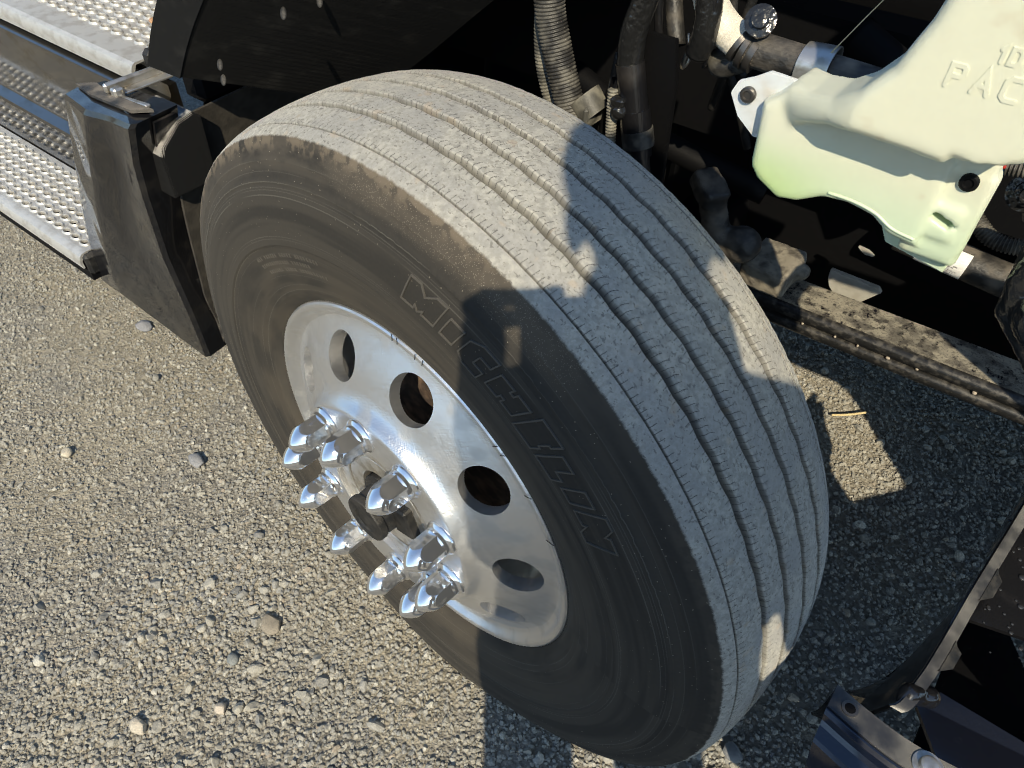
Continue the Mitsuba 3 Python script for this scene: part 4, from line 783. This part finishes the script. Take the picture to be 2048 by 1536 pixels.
# ------------------------------------------------------------------ small things lying about
add('dry_leaf', place(dk, (-1.035, .262, .807)), 'm_brass', True, 'small brown dry leaf curled on the upper metal step'); labels['dry_leaf']['category'] = 'leaf'
def straw(pts, w): return tube(pts, w, 6)
add('straw', straw([V(.395, .93, .012), V(.43, .955, .016), V(.46, .99, .014)], .0028), 'm_straw', True, 'pale straw stalk lying in the sunlit patch behind the tyre'); labels['straw']['category'] = 'straw'
def stone(key, x_, y_, r, col, sc_, label, seed):
    e = trimesh.creation.icosphere(2, 1.0); v = np.asarray(e.vertices); g = np.random.default_rng(seed)
    for _ in range(9):
        n_ = g.normal(size=3); n_ /= np.linalg.norm(n_); h_ = g.uniform(.62, .9); dd = v @ n_; v = v - np.maximum(dd - h_, 0)[:, None] * n_
    v = v * (1 + .05 * (meshkit.fbm(v * 4, 2, seed) - .5))[:, None] * r * np.asarray(sc_); z_ = float(hgt(np.array([x_]), np.array([y_]))[0])
    nm = f'm_stone_{seed}'
    bsdf(nm, {'type': 'diffuse', 'reflectance': proc(lambda p, n, uv, c=col: mix(mi.Color3f(c) * .8, mi.Color3f(c) * 1.15, fbm(p.x * 300, p.y * 300, p.z * 300, 3)))})
    add(key, place(tm(v, e.faces), (x_, y_, z_ + r * sc_[2] * .35)), nm, 25, label); labels[key]['category'] = 'stone'
for i_, (x_, y_, r_, c_, s_, lb) in enumerate((
    (-.278, -.290, .022, (.25, .22, .175), (1.2, .95, .55), 'flat brown-grey stone chip with a dark gap on its right side, below the wheel'),
    (-.221, -.453, .0125, (.46, .40, .32), (1.1, .9, .8), 'pale rounded tan pebble near the bottom edge, left of the tyre'),
    (-.309, -.560, .0165, (.46, .41, .33), (1.15, .8, .7), 'pale angular stone near the bottom edge, furthest down of the pale ones'),
    (-.987, -.309, .016, (.47, .42, .33), (1.0, .85, .6), 'pale oval pebble at the left edge of the yard'),
    (-.730, -.134, .022, (.24, .24, .245), (1.2, .8, .6), 'bluish grey stone left of the chrome nut covers'),
    (-1.243, .065, .022, (.24, .24, .25), (1.3, .9, .55), 'bluish grey stone just below the lower metal step'),
    (-.280, -.382, .013, (.21, .22, .21), (1.0, .9, .6), 'dark wedge of grey stone below the flat brown chip'),
    (.548, .050, .019, (.20, .205, .21), (1.0, .9, .6), 'large grey stone in the shade between tyre and bumper end'))):
    stone('stone' if i_ == 0 else f'stone_{i_:03d}', x_, y_, r_, c_, s_, lb, i_ + 1)

# ------------------------------------------------------------------ the person who stands behind the wheel taking the picture
FH = V(-.595, .804, 0); RT = V(.804, .595, 0); UP = V(0, 0, 1)
HEAD = V(.682, -.642, 1.672)
PF = np.stack([R_RIGHT, R_DOWN, R_FWD], 1)
PC = EYE + R_RIGHT * .060 + R_DOWN * .024 - R_FWD * .014
add('phone', box((.150, .073, .008), PC, PF, b=.003), 'm_phone', 30, 'dark phone held out in both hands by the standing person'); labels['phone']['category'] = 'phone'
def B(r, f, z): return V(HEAD[0], HEAD[1], 0) + RT * r + FH * f + UP * z
J = dict(neck=B(0, -.045, 1.53), chest=B(0, -.09, 1.33), waist=B(0, -.11, 1.12), pelvis=B(.028, -.12, .95),
         lsh=B(-.122, -.07, 1.425), rsh=B(.140, -.08, 1.425), lhip=B(-.085, -.12, .93), rhip=B(.125, -.12, .91), lkn=B(-.085, -.08, .50), rkn=B(.150, -.08, .50), lan=B(-.095, -.13, .09), ran=B(.175, -.13, .09))
LW = PC - R_RIGHT * .122 + R_DOWN * .078 - R_FWD * .045; RW = PC + R_RIGHT * .125 + R_DOWN * .075 - R_FWD * .045
J['lel'] = B(-.118, .05, 1.130); J['rel'] = B(.240, -.02, 1.115)
def finger(chain, r0, r1): return [(chain[i], chain[i + 1], r0 + (r1 - r0) * i / (len(chain) - 1), r0 + (r1 - r0) * (i + 1) / (len(chain) - 1)) for i in range(len(chain) - 1)]
def hand(sgn):
    """sgn -1: left hand at the phone's left end. Fingers pass behind the phone's edge, the thumb lies on its near face."""
    P = lambda r, d, f: PC + R_RIGHT * r + R_DOWN * d + R_FWD * f
    e = sgn * .075
    palm = [(P(e + sgn * .042, .062, -.036), P(e + sgn * .036, .010, -.014), .023, .021), (P(e + sgn * .040, .050, -.030), P(e + sgn * .030, -.022, -.008), .021, .016)]
    f = []
    for k, (d0, ln, tip) in enumerate(((-.032, .034, -.040), (-.014, .036, -.022), (.058, .026, .040), (.072, .020, .052))):
        f += finger([P(e + sgn * .046, d0 + .006, -.006), P(e + sgn * .030, d0 - .004 * (k == 0), .010), P(e - sgn * (.004 + ln * .35), tip * .9, .0065), P(e - sgn * ln, tip, .004)], .0092, .0070)
    f += finger([P(e + sgn * .044, .034, -.034), P(e + sgn * .016, .044, -.032), P(e - sgn * .016, .030, -.022), P(e - sgn * .034, .020, -.019)], .0115, .0080)
    return palm, f
def arms(sgn):
    s, el, w = (J['lsh'], J['lel'], LW) if sgn < 0 else (J['rsh'], J['rel'], RW)
    return [(s, el, .052, .040), (el, w, .041, .027)]
HR = np.stack([RT, np.cross(UP, RT) * math.cos(.6) - UP * math.sin(.6), UP * math.cos(.6) + FH * math.sin(.6)], 1)  # head turned down towards the phone
def hp(x, y, z): return HEAD + HR @ V(x, y, z)
def d_head(p):
    d = smin(sd_ell(p, hp(0, -.010, .035), (.075, .093, .090), HR), sd_ell(p, hp(0, .020, -.055), (.056, .066, .070), HR), .035)
    d = smin(d, sd_cap(p, hp(0, .086, .000), hp(0, .112, -.036), .009, .013), .012)
    for s in (-1, 1):
        d = smin(d, sd_ell(p, hp(s * .076, -.010, -.015), (.010, .020, .032), HR), .006)
        d = np.maximum(d, -sd_ell(p, hp(s * .030, .094, .005), (.017, .012, .009), HR)); d = np.minimum(d, sd_ell(p, hp(s * .030, .076, .005), (.012, .012, .012)))
    d = smin(d, sd_ell(p, hp(0, .082, -.070), (.024, .010, .007), HR), .006)
    return np.maximum(d, -sd_ell(p, hp(0, .094, -.070), (.022, .006, .0018), HR))
def d_caps(p, caps, k):
    d = None
    for a, b, r0, r1 in caps: e = sd_cap(p, a, b, r0, r1); d = e if d is None else smin(d, e, k)
    return d
torso_rot = np.stack([RT, FH, UP], 1)
def d_torso(p, g=0.):
    d = smin(sd_ell(p, J['chest'] + UP * .02, (.142 + g, .110 + g, .19 + g), torso_rot), sd_ell(p, J['waist'], (.132 + g, .105 + g, .20 + g), torso_rot), .06)
    d = smin(d, sd_ell(p, J['pelvis'], (.176 + g, .118 + g, .17 + g), torso_rot), .06)
    return smin(d, sd_cap(p, J['lsh'], J['rsh'], .058 + g, .058 + g), .06)
LEGS = [(J['lhip'], J['lkn'], .082, .056), (J['lkn'], J['lan'], .054, .036), (J['rhip'], J['rkn'], .082, .056), (J['rkn'], J['ran'], .054, .036)]
FEET = [(J['lan'] - UP * .045 - FH * .05, J['lan'] - UP * .055 + FH * .15, .036, .030), (J['ran'] - UP * .045 - FH * .05, J['ran'] - UP * .055 + FH * .15, .036, .030)]
def d_body(p):
    d = smin(d_torso(p), d_caps(p, LEGS, .03), .04); d = smin(d, d_caps(p, FEET, .02), .02)
    d = smin(d, sd_cap(p, J['neck'] - UP * .05, hp(0, -.02, -.06), .056, .052), .03); d = smin(d, d_head(p), .02)
    for s in (-1, 1):
        pal, _ = hand(s); d = smin(d, d_caps(p, arms(s), .02), .03); d = smin(d, d_caps(p, pal, .012), .014)
    return d
def bounds(c, m): c = np.array(c); return c.min(0) - m, c.max(0) + m
body = nets(d_body, *bounds(list(J.values()) + [HEAD, LW, RW, PC], V(.24, .24, .17)), .011)
def d_hand(p, s): pal, f = hand(s); w = LW if s < 0 else RW; el = J['lel'] if s < 0 else J['rel']; return smin(smin(d_caps(p, pal, .012), d_caps(p, f, .003), .006), sd_cap(p, w + (el - w) * .25, w, .030, .0265), .012)
parts = [body]
for s in (-1, 1):
    w = LW if s < 0 else RW; parts.append(nets(lambda p: d_hand(p, s), *bounds([PC + R_RIGHT * s * .03, PC + R_RIGHT * s * .12, w], V(.075, .075, .075)), .003))
parts.append(nets(d_head, *bounds([HEAD], V(.15, .15, .17)), .004))
add('person__body', cat(*parts), 'm_skin', True, None)
def d_shirt(p):
    d = d_torso(p, .014)
    for s in (-1, 1):
        a = arms(s); d = smin(d, d_caps(p, [(a[0][0], a[0][1], .066, .054), (a[1][0], a[1][0] + .75 * (a[1][1] - a[1][0]), .054, .042)], .02), .035)
    d = smin(d, sd_cap(p, J['neck'] - UP * .06, J['neck'] + UP * .055, .077, .070), .03)
    d = np.maximum(d, -(p[:, 2] - .88)); return d + .006 * (meshkit.fbm(p * 14, 3, 2) - .5)
add('person__shirt', nets(d_shirt, *bounds([J['lel'], J['rel'], LW, RW, J['neck'], J['pelvis']], V(.2, .2, .12)), .011), 'm_shirt', True)
def d_trous(p):
    d = smin(smin(sd_ell(p, J['pelvis'] - UP * .02, (.184, .126, .15), torso_rot), d_caps(p, [(a, b, r0 + .014, r1 + .018) for a, b, r0, r1 in LEGS], .03), .04), 9., .01)
    return np.maximum(d, p[:, 2] - 1.03) + .006 * (meshkit.fbm(p * 12, 3, 6) - .5)
add('person__trousers', nets(d_trous, *bounds([J['lan'], J['ran'], J['pelvis'], J['lhip'], J['rhip']], V(.2, .2, .12)), .011), 'm_trousers', True)
for s, F_ in zip((-1, 1), FEET):
    add('person__shoe', nets(lambda p: np.maximum(smin(sd_cap(p, F_[0], F_[1], .046, .040), sd_cap(p, F_[0] + UP * .02, F_[0] + UP * .07, .046, .05), .03), .004 - p[:, 2]), *bounds(F_[:2], V(.09, .09, .13)), .008), 'm_shoe', True)
add('person__hair', nets(lambda p: np.maximum(sd_ell(p, hp(0, -.016, .045), (.088, .104, .096), HR) + .008 * (meshkit.fbm(p * 60, 3, 4) - .5), -((p - hp(0, .0, .0)) @ HR[:, 2] * 1.0 + -.35 * ((p - hp(0, 0, 0)) @ HR[:, 1]) + .015)), *bounds([HEAD], V(.17, .17, .2)), .006), 'm_hair', True)
add('person__added_shade_box', box((.09, .13, .20), J['pelvis'] + RT * .165 + FH * .01 + UP * .03, torso_rot, b=.02), 'm_shoe', 30)  # added box out of view, only shades the lower tread
labels['person'] = {'label': 'person in a dark shirt and trousers bending over the wheel, taking a picture', 'category': 'person'}
